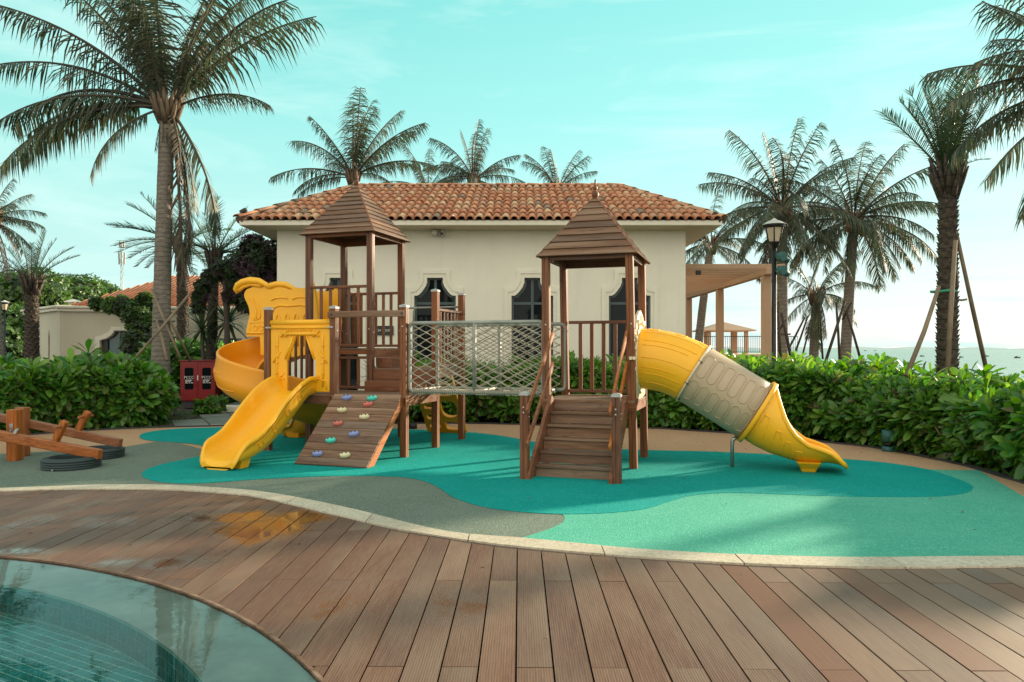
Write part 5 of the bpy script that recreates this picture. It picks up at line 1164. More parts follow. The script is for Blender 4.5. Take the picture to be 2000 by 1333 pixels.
#@@PART4
# ================================================================== VEGETATION
from mathutils import noise as mnoise
def leaf_geo(b, M_, L, w, fold=.18, curl=.35, st=((0, .06), (.30, .42), (.62, .95), (.85, .92), (1.0, .25))):
    V = []
    for s, ww in st:
        x = L * s; z = -curl * L * s * s; 
        V += [M_ @ Vector((x, -w * ww * .5, z + fold * w * ww * .5)), M_ @ Vector((x, 0, z)), M_ @ Vector((x, w * ww * .5, z + fold * w * ww * .5))]
    n = len(st); Fs = []
    for i in range(n - 1):
        a = i * 3; Fs += [(a, a + 3, a + 4, a + 1), (a + 1, a + 4, a + 5, a + 2)]
    b.add(V, Fs, True)
def rosette(nl, L, w, seed):
    rs = random.Random(seed); b = MB()
    for i in range(nl):
        t = i / nl; az = i * 2.4 + rs.uniform(-.3, .3); el = R(12 + 66 * t + rs.uniform(-9, 9)); l = L * rs.uniform(.75, 1.1) * (1 - .35 * max(0, t - .7))
        Mx = Matrix.Translation((0, 0, .03 * t)) @ Matrix.Rotation(az, 4, 'Z') @ Matrix.Rotation(-el, 4, 'Y') @ Matrix.Rotation(rs.uniform(-.5, .5), 4, 'X'); leaf_geo(b, Mx, l, w * rs.uniform(.8, 1.15), curl=rs.uniform(.15, .5))
    b.tube([(0, 0, -.14), (0, 0, .03)], .006, 4)
    return b
ROS = [rosette(12 + k % 3, .21, .062, 50 + k) for k in range(6)]
ROSM = [r.build('leaf_cluster', M['hleaf'], mesh_only=True) for r in ROS]
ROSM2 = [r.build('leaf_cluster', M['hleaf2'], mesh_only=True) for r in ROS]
for me in ROSM + ROSM2: me.name = 'leaf_cluster'
def polyline(pts, t):
    L = [0]
    for a, c in zip(pts, pts[1:]): L.append(L[-1] + math.hypot(c[0] - a[0], c[1] - a[1]))
    d = t * L[-1]
    for i in range(len(pts) - 1):
        if d <= L[i + 1] or i == len(pts) - 2:
            f = (d - L[i]) / (L[i + 1] - L[i]); return Vector((pts[i][0] + (pts[i + 1][0] - pts[i][0]) * f, pts[i][1] + (pts[i + 1][1] - pts[i][1]) * f, 0)), Vector((pts[i + 1][0] - pts[i][0], pts[i + 1][1] - pts[i][1], 0)).normalized(), i + f
def hedge(label, pts, hts, depth, n, scale=1.0, inward=.0, nparts=290):
    tot = sum(math.hypot(c[0] - a[0], c[1] - a[1]) for a, c in zip(pts, pts[1:])); mid, _, _ = polyline(pts, .5)
    root = empty('hedge', (mid.x, mid.y, 0)); tag(root, label, 'hedge'); items = []
    def hgt(fi): i = min(int(fi), len(hts) - 2); return hts[i] + (hts[i + 1] - hts[i]) * (fi - i)
    for k in range(n):
        t = rnd(); p, d, fi = polyline(pts, t); out = Vector((d.y, -d.x, 0)); h = hgt(fi); u = rnd()
        bulge = .16 * mnoise.noise(p * 1.3) + .08 * mnoise.noise(p * 4)
        if u < .55:
            z = h * (rnd() ** .8); rz_ = .22 * (1 - (z / h - .5) ** 2 * 2.2) + .16 * mnoise.noise(Vector((p.x * 1.7, p.y * 1.7, z * 2.4)))
            q = p - out * (.24 - rz_ + ru(-.06, .16)); q.z = z; ax = (out * ru(.45, .95) + d * ru(-.6, .6) + Vector((0, 0, ru(.35, 1.3)))).normalized()
        else:
            dd = rnd() * depth; q = p - out * (.10 + dd); q.z = h + .15 * mnoise.noise(Vector((q.x * 1.4, q.y * 1.4, 0))) + ru(-.14, .07) + (ru(0, .24) if rnd() < .16 else 0); ax = (Vector((ru(-.5, .5), ru(-.5, .5), 1)) + out * (.5 if dd < .3 else .1)).normalized()
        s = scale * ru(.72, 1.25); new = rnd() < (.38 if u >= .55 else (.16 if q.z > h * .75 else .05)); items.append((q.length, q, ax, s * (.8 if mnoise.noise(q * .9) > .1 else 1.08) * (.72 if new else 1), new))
    items.sort(key=lambda i: i[0]); vis_ = [i for i in items]
    step = max(1, 1); chosen = set()
    front = [i for i, it in enumerate(vis_) if 0 < CX + F * it[1].x / it[1].y < 2000][:nparts]
    chosen = set(front); bb = MB(); bn = MB()
    for i, (_, q, ax, s, new) in enumerate(vis_):
        Mx = Matrix.Translation(q - root.location) @ ax.to_track_quat('Z', 'Y').to_matrix().to_4x4() @ Matrix.Rotation(ru(0, 6.28), 4, 'Z') @ Matrix.Scale(s, 4); k = i % 6
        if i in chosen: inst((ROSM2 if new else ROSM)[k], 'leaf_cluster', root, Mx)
        else:
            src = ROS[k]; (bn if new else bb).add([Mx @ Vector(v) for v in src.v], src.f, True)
    tag(bb.build('foliage', M['hleaf'], root), kind='stuff'); tag(bn.build('new_sunlit_foliage', M['hleaf2'], root), kind='stuff')
    # solid core, shade among stems and leaves put into its dark colour
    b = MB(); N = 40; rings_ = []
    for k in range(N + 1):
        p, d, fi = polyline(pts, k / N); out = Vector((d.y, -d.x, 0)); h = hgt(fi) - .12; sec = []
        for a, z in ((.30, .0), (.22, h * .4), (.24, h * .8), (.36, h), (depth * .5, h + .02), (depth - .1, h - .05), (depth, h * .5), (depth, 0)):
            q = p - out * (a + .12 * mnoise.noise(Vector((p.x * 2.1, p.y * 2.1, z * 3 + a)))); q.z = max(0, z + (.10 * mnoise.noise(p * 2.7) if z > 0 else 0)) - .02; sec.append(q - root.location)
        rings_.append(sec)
    b.loft(rings_, True, True, True); b.build('inner_dark_core', M['hcore'], root)
    b = MB()                                                                # bare stems near the ground
    for k in range(int(tot * 7)):
        p, d, fi = polyline(pts, rnd()); out = Vector((d.y, -d.x, 0)); q = p - out * ru(.06, .28) - root.location; q.z = -.02; r_ = q + Vector((ru(-.15, .15), ru(-.1, .1), ru(.2, .45))) + out * ru(-.1, .15); b.tube([q, (q + r_) / 2 + Vector((ru(-.04, .04), ru(-.04, .04), 0)), r_], [.012, .010, .006], 5)
    tag(b.build('stems', M['stick'], root), kind='stuff')
    return root
def off(pts, o):
    out = []
    for i, p in enumerate(pts):
        a, c = Vector(pts[max(i - 1, 0)]), Vector(pts[min(i + 1, len(pts) - 1)]); t = (c - a).normalized(); out.append((p[0] - t.y * o, p[1] + t.x * o))
    return out
g2 = lambda L: [tuple(G(*p)[:2]) for p in L]
hedge('dense dark green broad-leaved hedge on the left behind the seesaw', off(g2([(-260, 868), (0, 854), (120, 844), (230, 838), (272, 835.6), (304, 833), (322, 825), (328, 810)]), .12), [.86, .88, .92, .94, .90, .86, .80, .70], 1.2, 1700, 1.25)
hedge('long glossy hedge on the right behind the tube slide and border', off(g2([(1232, 837), (1334, 841.5), (1434, 848), (1548, 858), (1680, 872.5), (1852, 904), (1957, 933.6), (2140, 992)]), .22), [.88, .98, 1.0, .94, .84, .68, .86, 1.05], 1.9, 2300, 1.08)
hedge('leafy hedge under the house windows behind the rope bridge', off(g2([(740, 828), (803, 827.5), (912, 828), (1054, 831), (1228, 836.5)]), .16), [.85, .95, .92, .95, .90], .9, 900, 1.05)
hedge('dark hedge behind the red cabinet and grey path', g2([(290, 793), (400, 788), (545, 787), (620, 787)]), [1.25, 1.3, 1.2, 1.0], 1.2, 520, 1.3, nparts=120)
# ---- palm fronds
def frond(elev, droop, nl=42, lmax=.27, hang=.35, vee=.0, wd_=.0115, seed=0, stiff=.6, ragged=.0, taper=.5, stalk=.16):
    rs = random.Random(seed); b = MB(); n = 16; P = [Vector((0, 0, 0))]; T = []; a = R(elev); yaw = 0; cv = rs.uniform(-.45, .45)
    for i in range(n):
        s = i / n; aa = R(elev) - R(droop) * (s ** 1.25); yy = cv * s; t = Vector((cos(aa) * cos(yy), cos(aa) * sin(yy), sin(aa))); T.append(t); P.append(P[-1] + t / n)
    T.append(T[-1])
    b.tube(P, [.012 * (1 - .85 * i / n) + .0012 for i in range(n + 1)], 5, False)
    G_ = Vector((0, rs.uniform(-.25, .25), -1)); gap = 0
    for i in range(nl):
        s = stalk + (1 - stalk) * (i + .5) / nl; f = s * n; k = min(int(f), n - 1); p = P[k].lerp(P[k + 1], f - k); t = T[k]
        side = t.cross(Vector((0, 0, 1)));
        if side.length < .05: side = Vector((0, 1, 0))
        side.normalize(); upn = side.cross(t); x = (s - stalk) / (1 - stalk)
        if rs.random() < .02 + ragged * .3: gap = rs.randint(1, 3)
        if gap > 0: gap -= 1; continue
        l = lmax * (max(.02, sin(pi * (.14 + .80 * x))) ** taper) * rs.uniform(.72, 1.15)
        for sg in (-1, 1):
            if rs.random() < ragged: continue
            d = (t * (.35 + stiff * x + rs.uniform(-.08, .08)) + side * sg * rs.uniform(.75, 1.0) + upn * vee * rs.uniform(.5, 1.2) + G_ * hang * rs.uniform(.5, 1.4)).normalized()
            m = p + d * l * .5; d2 = (d + G_ * hang * rs.uniform(.6, 1.7)).normalized(); e = m + d2 * l * .5 * rs.uniform(.8, 1.1)
            wv = (t - d * t.dot(d)); wv = wv.normalized() * wd_ * rs.uniform(.8, 1.2)
            b.add([p - wv * .45, p + wv * .45, m + wv * .5, m - wv * .5, e], [(0, 1, 2, 3), (3, 2, 4)], False)
    return b
CO = {}; ELC = [(86, 14), (68, 26), (48, 38), (26, 48), (6, 50), (-18, 44), (-48, 30), (-80, 8)]
def lib(kind, mat):
    out = []
    for i, (el, dr) in enumerate(ELC):
        for v_ in range(2):
            if kind == 'coco': f = frond(el, dr + v_ * 12, 66, .24, .88, 0, .0085, i * 10 + v_, .45, .05)
            elif kind == 'dry': f = frond(el, dr, 40, .22, .75, 0, .010, i * 10 + v_ + 500, .7, .22)
            else: f = frond(el, dr * .75, 40, .20, .10, .45, .010, i * 10 + v_ + 900, .9, .02, .45)
            out.append((el, f.build('frond', [M[mat]], mesh_only=True)))
    return out
LIB = {'coco': lib('coco', 'palm'), 'dry': lib('dry', 'palmdry'), 'date': lib('date', 'date')}
for L in LIB.values():
    for _, me in L: me.name = 'frond'
def put_fronds(root, zc, specs, fl, kind):
    for az, el, s, *kk in specs:
        kd = kk[0] if kk else kind; L = LIB[kd]; cand_ = sorted(L, key=lambda q: abs(q[0] - el) + rnd() * 3)[0]
        Mx = Matrix.Translation((.06 * cos(R(az)), .06 * sin(R(az)), zc + ru(-.05, .06))) @ Matrix.Rotation(R(az), 4, 'Z') @ Matrix.Rotation(-R((el - cand_[0]) * .8), 4, 'Y') @ Matrix.Rotation(ru(-.25, .25), 4, 'X') @ Matrix.Scale(fl * s, 4); inst(cand_[1], 'frond', root, Mx)
def generic(n, lo=-35, hi=84, dry=0, jit=8, a0=0):
    out = []
    for i in range(n):
        t = i / (n - 1); el = hi + (lo - hi) * t ** .85 + ru(-jit, jit); out.append((a0 + i * 137.5 + ru(-14, 14), el, ru(.82, 1.08) * (1 - .12 * (t > .8))))
    for i in range(dry): out.append((a0 + i * 97 + 20, ru(-80, -60), ru(.6, .85), 'dry'))
    return out
def palm(label, X, Y, zc, fl, specs, r=.14, kind='coco', base=(0, 0), nuts=0, group=None, z0=-.05, name=None):
    root = empty('coconut_palm' if kind == 'coco' else 'date_palm', (X + base[0], Y + base[1], 0)); tag(root, label, 'palm tree', group)
    b = MB(); n = 60; rg = []; zt = zc - .05; Nn = 16; seedp = Vector((X, Y, 0))
    for i in range(n + 1):
        t = i / n; z = z0 + (zt - z0) * t; bx, by = -base[0] * t ** 1.3, -base[1] * t ** 1.3
        rr0 = r * (1.0 + .35 * max(0, 1 - t * 6) - .22 * t); step = (i % 2) * .02 if kind == 'coco' else ((i * 7) % 3) * .035
        rg.append([Vector((bx + (rr0 * (1 + step + (.09 if kind == 'date' else .025) * mnoise.noise(Vector((cos(a) * 2.2, sin(a) * 2.2, z * (7 if kind == 'date' else 3))) + seedp))) * cos(a), by + rr0 * (1 + step + (.09 if kind == 'date' else .025) * mnoise.noise(Vector((sin(a) * 2, cos(a) * 2, z * 5)) + seedp)) * sin(a), z)) for a in [2 * pi * j / Nn for j in range(Nn)]])
    b.loft(rg, True, True, kind == 'coco'); tk = b.build('trunk', M['trunk' if kind == 'coco' else 'dtrunk'], root)
    top = Vector((-base[0], -base[1], 0))
    if kind == 'date':
        b = MB(); m_ = int((zt - .3) * 95)
        for i in range(m_):
            z = .2 + (zt - .2) * i / m_; a = i * 2.399; t = (z - z0) / (zt - z0); rr0 = r * (1.0 - .22 * t + .35 * max(0, 1 - t * 6)); c = Vector((-base[0] * t ** 1.3 + rr0 * .96 * cos(a), -base[1] * t ** 1.3 + rr0 * .96 * sin(a), z)); o_ = Vector((cos(a), sin(a), 0)); s_ = Vector((-sin(a), cos(a), 0)); w = r * .24 * ru(.8, 1.2)
            b.add([c - s_ * w - Vector((0, 0, .03)), c + s_ * w - Vector((0, 0, .03)), c + s_ * w * .6 + o_ * r * .28 + Vector((0, 0, .05)), c - s_ * w * .6 + o_ * r * .28 + Vector((0, 0, .05)), c + Vector((0, 0, .03)) - s_ * w * .8, c + Vector((0, 0, .03)) + s_ * w * .8], [(0, 1, 2, 3), (3, 2, 5, 4), (0, 3, 4), (1, 5, 2)])
        tag(b.build('leaf_stubs', M['dtrunk'], tk), kind='stuff')
    b = MB()                                                                # fibrous boot below the crown
    for i in range(26):
        a = i * 2.4; o_ = Vector((cos(a), sin(a), 0)); q = top + o_ * r * .7 + Vector((0, 0, zc - .35 + .30 * (i / 26))); b.tube([q, q + o_ * r * .55 + Vector((0, 0, .20)), q + o_ * r * 1.1 + Vector((0, 0, .42))], [.05 * r / .14, .035 * r / .14, .014 * r / .14], 5)
    b.build('leaf_bases', M['fibre' if kind == 'coco' else 'dtrunk'], root)['kind'] = 'stuff'
    if nuts:
        for i in range(nuts):
            bb = MB(); a = ru(0, 6.28); bb.lathe([(.001, -.13), (.07, -.09), (.095, 0), (.07, .09), (.001, .12)], 10, top + Vector((cos(a) * r * 1.9, sin(a) * r * 1.9, zc - .25 + ru(-.1, .05)))); bb.build('coconut', M['coconut'], root)
    put = empty('x'); bpy.data.objects.remove(put)
    for az, el, s, *kk in specs:
        kd = kk[0] if kk else kind; L = LIB[kd]; cd0 = sorted(L, key=lambda q: abs(q[0] - el) + rnd() * 4)[0]
        Mx = Matrix.Translation(top + Vector((r * .35 * cos(R(az)), r * .35 * sin(R(az)), zc + ru(-.04, .06)))) @ Matrix.Rotation(R(az), 4, 'Z') @ Matrix.Rotation(-R((el - cd0[0]) * .8), 4, 'Y') @ Matrix.Rotation(ru(-.2, .2), 4, 'X') @ Matrix.Scale(fl * s, 4); o = inst(cd0[1], 'frond', root, Mx)
        if kd == 'dry': o['label'] = 'dry brown hanging frond'
    return root
def at_palm(px, py, Y): w = W(px, py, Y); return w.x, Y, w.z
def stakes(px, Y, segs, label, mat='stick', tie=None, group=None):
    o = empty('tree_stake', ((px - CX) * Y / F, Y, 0)); tag(o, label, 'tree stake', group)
    for (a, c, dy0, dy1, r) in segs:
        p, q = W(a[0], a[1], Y + dy0), W(c[0], c[1], Y + dy1); m_ = (p + q) / 2 + Vector((ru(-.02, .02), 0, ru(-.02, .02)))
        b = MB(); b.tube([v - o.location for v in (p, m_, q)], [r * .85, r, r * 1.05], 8); b.build('pole', M[mat], o)
    if tie:
        b = MB(); c = W(tie[0], tie[1], Y) - o.location; b.tube([c + Vector((tie[2] * cos(a), tie[2] * sin(a), ru(-.01, .01))) for a in [2 * pi * k / 16 for k in range(17)]], tie[3], 6); b.build('tie', M[tie[4]], o)
    return o
# 1 big coconut palm on the left
X, Y, z = at_palm(327, 212, 15.2)
palm('tall coconut palm on the left with hanging dry fronds, rising behind the hedge', X, Y, z, 3.55,
     [(182, 22, 1.10), (176, 8, 1.02), (193, -2, 1.0), (206, -28, .60), (178, 48, 1.04), (188, 60, 1.0), (160, 68, 1.02), (205, 74, .95), (120, 82, 1.0), (60, 84, 1.05), (300, 86, 1.0), (20, 74, 1.0), (350, 66, 1.02), (8, 54, 1.05), (345, 46, 1.08), (12, 30, .62), (184, 34, 1.0), (172, 16, .95), (196, 12, .9), (355, 78, 1.0), (140, 74, .95), (230, 80, .9), (30, 60, .9), (345, -56, .8), (10, -74, .92), (0, -66, .62), (20, -84, .7), (240, 72, .8), (285, 78, .85), (90, 60, .8), (130, 55, .8), (270, 70, .6), (352, -80, 1.02, 'dry'), (12, -76, .85, 'dry'), (330, -60, .45, 'dry'), (200, -78, .28, 'dry'), (262, -80, .25, 'dry'), (230, -80, .22, 'dry'), (80, 60, .8)], r=.185, base=(-.16, 0))
stakes(318, 15.2, [((372, 572), (262, 702), -.3, -.9, .028), ((296, 566), (352, 700), -.3, -.55, .026), ((306, 625), (326, 705), -.3, -.9, .03), ((332, 626), (372, 706), -.1, .5, .03)], 'crossed bamboo poles bracing the tall left coconut palm', tie=(320, 628, .21, .012, 'dkmetal'))
# 2-4 palms behind the house
X, Y, z = at_palm(690, 345, 23.5)
palm('large coconut palm rising behind the left half of the tiled roof', X, Y, z, 2.85, [(178, 18, .95), (170, 6, .7), (172, 52, .98), (185, 66, .8), (120, 84, 1.0), (250, 86, .95), (60, 78, 1.05), (20, 68, 1.05), (5, 55, 1.05), (350, 50, .95), (8, 34, .72), (350, 22, 1.0), (300, 60, .7), (200, 6, .7), (340, 5, .5), (240, 45, .6), (90, 50, .9), (140, 40, .8), (275, 20, .5, 'dry'), (320, 75, .8)], r=.15)
X, Y, z = at_palm(925, 352, 27)
palm('bushy coconut palm behind the middle of the tiled roof', X, Y, z, 2.1, generic(20, -10, 84, 1, a0=20), r=.15)
X, Y, z = at_palm(835, 372, 29)
palm('low palm crown just showing above the roof left of centre', X, Y, z, 1.9, generic(13, 0, 80, 0, a0=70), r=.14)
X, Y, z = at_palm(1088, 372, 29)
palm('sparse coconut palm behind the roof right of centre', X, Y, z, 2.0, generic(14, 0, 84, 1, a0=120), r=.14)
# 5-8 palms to the right
X, Y, z = at_palm(1528, 405, 19)
palm('dark coconut palm directly behind the tall street lamp', X, Y, z, 2.35, generic(34, -55, 86, 3, a0=10), r=.15, nuts=4)
X, Y, z = at_palm(1668, 430, 20)
palm('coconut palm with ringed straight trunk right of the street lamp', X, Y, z, 2.75, [(q[0], q[1], q[2] * .93, *q[3:]) for q in generic(34, -45, 86, 2, a0=75)] + [(5, -5, .85), (0, -22, .8), (185, -10, .85)], r=.155, nuts=3, base=(-.28, 0))
X, Y, z = at_palm(1388, 478, 25.5)
palm('leaning coconut palm behind the pergola', X, Y, z, 2.3, generic(20, -35, 80, 0, a0=40), r=.16, base=(-.55, 0))
X, Y, z = at_palm(1594, 578, 24)
palm('short coconut palm between the two taller right palms', X, Y, z, 1.9, [(a, e, s) for a, e, s, *k in generic(14, -20, 70, 0, a0=5)] + [(270, -70, .95), (300, -60, .8), (240, -62, .8)], r=.17, base=(-.1, 0))
stakes(1591, 24, [((1572, 620), (1530, 700), -.5, -.5, .035), ((1578, 618), (1548, 702), .3, .3, .035), ((1601, 600), (1607, 702), -.4, -.4, .035), ((1582, 640), (1566, 700), -.5, -.6, .03)], 'wooden poles propping the short coconut palm', 'stickdk')
stakes(1645, 20, [((1650, 590), (1612, 708), -.4, -.5, .04), ((1654, 612), (1680, 700), -.3, -.3, .035), ((1633, 590), (1640, 705), -.4, -.4, .035), ((1664, 590), (1645, 625), -.35, -.2, .03)], 'wooden poles propping the ringed coconut palm', 'stickdk')
stakes(1525, 18.5, [((1504, 610), (1490, 690), -.4, -.5, .04), ((1536, 625), (1516, 660), -.4, -.3, .03), ((1526, 612), (1545, 700), -.4, -.4, .04), ((1520, 590), (1524, 700), -.5, -.5, .035), ((1508, 600), (1512, 700), -.2, -.2, .03), ((1520, 652), (1544, 653), -.4, -.4, .02)], 'tangle of dark poles around the palm behind the street lamp', 'stickdk')
# 9 big date palm right
X, Y, z = at_palm(1852, 345, 11.4)
palm('thick rough-trunked date palm on the right with upright crown', X, Y, z, 1.62, [(182, 48, .92), (176, 62, .85), (200, 76, .9), (150, 82, .95), (100, 86, 1.0), (45, 84, 1.02), (20, 78, 1.0), (5, 70, .98), (350, 60, .9), (330, 74, .9), (290, 84, .95), (250, 80, .9), (220, 70, .8), (120, 74, .9), (70, 76, .9), (0, 84, 1.0), (270, 86, .8), (185, 80, .8), (10, 35, .5)], r=.150, kind='date', base=(-.02, 0))
stakes(1842, 11.4, [((1834, 560), (1770, 735), -.35, -.8, .035), ((1867, 452), (1930, 738), -.1, .4, .033), ((1866, 470), (1849, 770), -.35, -.6, .036), ((1866, 585), (1888, 585), -.1, -.1, .016), ((1871, 560), (1866, 520), -.2, -.2, .014)], 'three long poles leaning on the big date palm, tied with green band', 'stick', tie=(1843, 570, .172, .022, 'greentape'))
# 10 palm beyond the right edge whose fronds enter the picture
X, Y, z = at_palm(2170, 180, 10.5)
palm('palm standing outside the right edge, its long fronds hanging into view', X, Y, z, 2.55, [(180, 42, .95), (172, 30, 1.0), (186, 16, 1.0), (178, 2, .95), (190, -18, .9), (168, -6, .9), (200, 30, .9), (182, -34, .95), (160, 60, .9)] + generic(6, 20, 84), r=.16)
# 11-14 left palms
X, Y, z = at_palm(-22, 430, 16)
palm('dry fan-like palm at the left edge with drooping brown leaves', X, Y, z, 1.25, generic(14, -20, 80, 0) + [(0, 8, .95), (10, 28, .9), (350, -25, .9, 'dry'), (5, -60, 1.0, 'dry'), (340, -75, 1.1, 'dry'), (20, -45, .9, 'dry'), (0, -80, 1.1, 'dry'), (300, -70, 1.0, 'dry')], r=.15, base=(.22, 0))
X, Y, z = at_palm(62, 552, 21)
palm('small date palm with dark trunk near the left edge', X, Y, z, 1.45, [(5, 40, 1.0), (355, 22, .95), (8, 58, 1.0), (20, 74, .95), (0, 84, 1.0), (180, 80, .9), (170, 60, .9), (185, 42, .9), (178, 22, .95), (195, 5, .8), (350, 2, .8), (300, 70, .8), (90, 70, .9), (250, 50, .7), (330, -50, .35, 'dry'), (200, -60, .35, 'dry')], r=.19, kind='date')
X, Y, z = at_palm(355, 480, 20)
palm('date palm behind the tall left trunk with crown leaning left', X, Y, z, 1.75, [(180, 30, 1.0), (175, 46, 1.05), (188, 14, 1.0), (170, 4, .95), (185, -12, .8), (178, 62, 1.0)] + generic(12, -30, 80), r=.15, kind='date', base=(.05, 0))
X, Y, z = at_palm(418, 500, 18.5)
palm('bright green date palm left of the house beside the bougainvillea', X, Y, z, 1.45, [(0, 30, 1.0), (5, 48, 1.05), (350, 12, .95), (10, 64, 1.0), (175, 50, .9), (180, 70, .9)] + generic(12, -10, 84), r=.13, kind='date', base=(-.08, 0))
# ---- leafy crowns and bushes
def crown(label, c, rad, n, mats, leaf=.10, lumps=9, cat='tree', name='tree', trunk=True, seed=1, squash=.8, extra=None, group=None):
    rs = random.Random(seed); c = Vector(c); root = empty(name, (c.x, c.y, 0)); tag(root, label, cat, group); L = []
    for i in range(lumps):
        a = i * 2.4; q = sqrt((i + .5) / lumps); L.append((Vector((cos(a) * q * rad * .72, sin(a) * q * rad * .72, rs.uniform(-.45, .5) * rad * squash)), rad * rs.uniform(.30, .52)))
    if extra: L = [(Vector(e[:3]), e[3]) for e in extra]
    bs = [MB() for _ in mats]
    for k in range(n):
        lc, lr = L[rs.randrange(len(L))]; d = Vector((rs.gauss(0, 1), rs.gauss(0, 1), rs.gauss(0, 1))).normalized(); p = lc + d * lr * rs.uniform(.72, 1.08); p.z += c.z; o_ = d + Vector((0, 0, .5)) + Vector((rs.uniform(-.6, .6), rs.uniform(-.6, .6), rs.uniform(-.6, .6)))
        Mx = Matrix.Translation(p) @ o_.normalized().to_track_quat('Z', 'Y').to_matrix().to_4x4() @ Matrix.Rotation(rs.uniform(0, 6.28), 4, 'Z'); b = bs[0 if len(mats) == 1 or mnoise.noise(p * 1.1 / max(rad, .5) * 2) + rs.uniform(-.35, .35) < .12 else 1]
        for q in range(4):
            M2 = Mx @ Matrix.Rotation(q * 1.57 + rs.uniform(-.3, .3), 4, 'Z') @ Matrix.Rotation(-.45, 4, 'Y'); s = leaf * rs.uniform(.7, 1.3); b.add([M2 @ Vector((0, 0, 0)), M2 @ Vector((s * .55, -s * .28, 0)), M2 @ Vector((s, 0, -s * .1)), M2 @ Vector((s * .55, s * .28, 0))], [(0, 1, 2, 3)])
    for b, mt_, nm in zip(bs, mats, ('crown', 'blossom')):
        if b.v: tag(b.build(nm, M[mt_], root), kind='stuff')
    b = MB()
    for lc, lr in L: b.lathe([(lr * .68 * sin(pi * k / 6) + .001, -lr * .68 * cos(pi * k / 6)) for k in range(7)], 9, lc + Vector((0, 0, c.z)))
    tag(b.build('crown_dark_core', M['hcore'], root), kind='stuff')  # solid lumps, shade inside the crown put into their dark colour
    if trunk: b = MB(); b.tube([(0, 0, -.1), (.05, 0, c.z * .5), (-.03, .02, c.z)], [rad * .09, rad * .07, rad * .05], 8); b.build('trunk', M['stickdk'], root)
    return root
w = W(505, 515, 17.2); crown('dark purple bougainvillea mass overhanging at the left end of the house', w, 1.1, 3400, ('bushdk', 'boug'), .10, cat='bougainvillea', name='bougainvillea', seed=3, extra=[(0, 0, 0, .5), (.32, 0, .15, .42), (-.35, 0, -.1, .42), (.1, 0, -.45, .5), (.35, 0, -.75, .45), (-.2, .0, -.8, .35), (.25, 0, -1.15, .3), (-.62, 0, -.25, .28), (-.1, 0, .35, .3)])
w = W(440, 525, 17.0); crown('trailing purple bougainvillea arch winding round the dark palm trunks', w, 1, 1500, ('bushdk', 'boug'), .085, cat='bougainvillea', name='bougainvillea', seed=5, extra=[(.35, 0, .05, .22), (.1, 0, .0, .20), (-.15, 0, -.06, .18), (-.38, 0, -.2, .17), (-.52, 0, -.42, .16), (-.60, 0, -.66, .15), (-.62, 0, -.9, .14), (.2, 0, -.35, .14), (.1, 0, -.65, .13)])
w = W(262, 625, 21.3); crown('leafy bougainvillea spilling over the villa parapet', w, 1, 2600, ('bush', 'bushdk'), .11, cat='bougainvillea', name='bougainvillea', seed=8, trunk=False, extra=[(-1.1, 0, .48, .16), (-.7, 0, .42, .20), (-.3, -.1, .40, .26), (.1, -.2, .20, .34), (.40, -.2, .05, .32), (.65, -.2, -.1, .28), (.15, -.2, -.2, .22), (.5, 0, .45, .2), (.75, -.1, -.42, .2), (.3, 0, .6, .18)])
w = W(295, 672, 20.6); crown('dark shrub below the bougainvillea at the villa window', w, .8, 900, ('bushdk',), .12, cat='shrub', name='shrub', seed=9, squash=.5)
for i, (px, py, Y, rad, mt_, lab) in enumerate(((135, 596, 62, 3.2, 'bush', 'round dark green tree beyond the villa roof'), (95, 600, 66, 2.6, 'bushdk', 'darker tree left of the round tree beyond the villa'), (30, 605, 50, 3.4, 'bush', 'light green tree behind the small left lamp'), (185, 592, 70, 2.6, 'bush', 'low tree right of the round tree beyond the villa'), (20, 660, 38, 2.4, 'bush', 'pale green bush low at the far left'), (-60, 620, 55, 5.0, 'bush', 'large tree at the left edge'), (5, 585, 80, 5, 'bushdk', 'distant dark tree at the left edge'))):
    w = W(px, py, Y); crown(lab, w, rad, 2600, (mt_,), .34, seed=20 + i, lumps=14)
# spiky strap-leaved plants left of the house
def spiky(label, px, py, Y, L, n, name='yucca', group=None):
    w = W(px, py, Y); o = empty(name, (w.x, Y, 0)); tag(o, label, 'plant', group)
    b = MB(); b.tube([(0, 0, 0), (.04, 0, w.z * .5), (0, 0, w.z)], [.05, .045, .04], 7); b.build('stem', M['stickdk'], o); b = MB()
    for i in range(n):
        t = i / n; az = i * 2.4; el = R(78 - 110 * t + ru(-8, 8)); Mx = Matrix.Translation((0, 0, w.z)) @ Matrix.Rotation(az, 4, 'Z') @ Matrix.Rotation(-el, 4, 'Y'); leaf_geo(b, Mx, L * ru(.8, 1.1), L * .085, curl=ru(.1, .5), st=((0, .8), (.35, 1), (.7, .75), (1, .05)))
    tag(b.build('leaves', M['date'], o), kind='stuff')
spiky('spiky strap-leaved plant left of the spiral slide', 395, 645, 18, .75, 46); spiky('spiky strap-leaved plant between the palms and the yellow barrier', 445, 632, 18.4, .85, 54); spiky('low spiky plant seen through the tower railing', 738, 738, 14.2, .55, 34)
w = W(395, 772, 15.6); crown('small leafy shrub in front of the red cabinet', Vector((w.x, 15.9, .18)), .28, 160, ('hleaf',), .13, cat='shrub', name='shrub', trunk=False, seed=77)
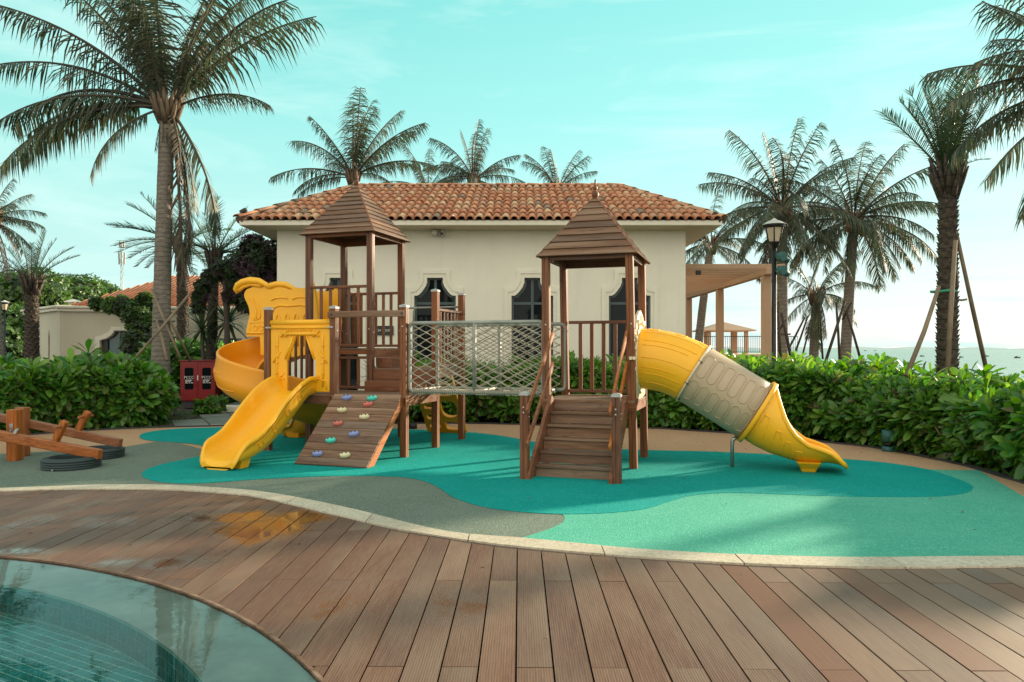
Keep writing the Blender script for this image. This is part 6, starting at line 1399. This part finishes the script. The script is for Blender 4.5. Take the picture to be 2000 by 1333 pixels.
# small fallen leaves and grit on the rubber and the deck
b = MB()
for k in range(150):
    x, y = ru(-7, 7), ru(3.4, 12.5); z = .0145 if y > interp(KT, x) else .002
    if y > interp(OUT, x) - .1 or (x < -1 and y < bot_lim(x) + .1): continue
    s = ru(.008, .028) * (1 if y > 5 else .6); a = ru(0, 6.28); d = Vector((cos(a), sin(a), 0)) * s; t = Vector((-d.y, d.x, 0)) * ru(.2, .45); p = Vector((x, y, z)); b.add([p - d, p - t + Vector((0, 0, .004)), p + d, p + t + Vector((0, 0, .006))], [(0, 1, 2, 3)])
tag(b.build('fallen_leaves', M['palmdry']), 'scattered tiny dry leaves lying on the rubber surface and deck', 'leaves', kind='stuff')
# ================================================================== PERSON behind the tower post
pr = empty('person', (-2.02, 12.9, 0)); tag(pr, 'person in dark clothes standing mostly hidden behind the ramp post', 'person')
me = bpy.data.meshes.new('body'); 
J = [(0, 0, .86, .105, .13), (0, 0, 1.05, .10, .125), (0, 0, 1.27, .11, .15), (0, 0, 1.38, .06, .07), (.01, 0, 1.45, .045, .045), (.02, 0, 1.53, .075, .065), (.025, 0, 1.62, .07, .06), (.0, -.08, .82, .085, .085), (.02, -.085, .45, .055, .055), (-.02, -.085, .09, .038, .038), (.0, .08, .82, .085, .085), (-.03, .085, .45, .055, .055), (-.07, .085, .09, .038, .038), (0, -.17, 1.32, .052, .052), (-.03, -.20, 1.08, .04, .04), (.05, -.20, .86, .028, .028), (.07, -.20, .79, .026, .018), (0, .17, 1.32, .052, .052), (-.03, .20, 1.08, .04, .04), (.05, .20, .86, .028, .028), (.07, .20, .79, .026, .018), (.09, -.085, .045, .035, .03), (.04, .085, .045, .035, .03), (.0, -.085, .05, .038, .038), (-.05, .085, .05, .038, .038)]
Ed = [(0, 1), (1, 2), (2, 3), (3, 4), (4, 5), (5, 6), (0, 7), (7, 8), (8, 9), (0, 10), (10, 11), (11, 12), (2, 13), (13, 14), (14, 15), (15, 16), (2, 17), (17, 18), (18, 19), (19, 20), (9, 23), (23, 21), (12, 24), (24, 22)]
me.from_pydata([j[:3] for j in J], Ed, []); bo_ = bpy.data.objects.new('body', me); COL.objects.link(bo_); bo_.parent = pr
sk_ = bo_.modifiers.new('skin', 'SKIN'); sk_.use_smooth_shade = True
lay = me.skin_vertices[0] if me.skin_vertices else None
if lay is None:
    bm = bmesh.new(); bm.from_mesh(me); bm.verts.layers.skin.verify(); bm.to_mesh(me); bm.free(); lay = me.skin_vertices[0]
for i, j in enumerate(J): lay.data[i].radius = (j[3], j[4]); lay.data[i].use_root = (i == 0)
ss_ = bo_.modifiers.new('sub', 'SUBSURF'); ss_.levels = 2; ss_.render_levels = 2
me.materials.append(plain('dark_clothes', (.012, .014, .02), .85))
b = MB()
for (x, y) in ((.05, -.085), (.0, .085)): b.loft([[Vector((x + a, y + c * wd, z)) for a, c in ((-.10, -.04), (.10, -.035), (.16, 0), (.10, .035), (-.10, .04))] for z, wd in ((0, 1), (.05, 1), (.085, .55))], True, True, True)
tag(b.build('shoes', M['black'], pr), kind='stuff')
b = MB(); b.lathe([(.001, 1.70), (.05, 1.69), (.082, 1.64), (.086, 1.57), (.075, 1.50)], 14, (.0, 0, 0)); b.build('hair', M['black'], pr)
#@@END
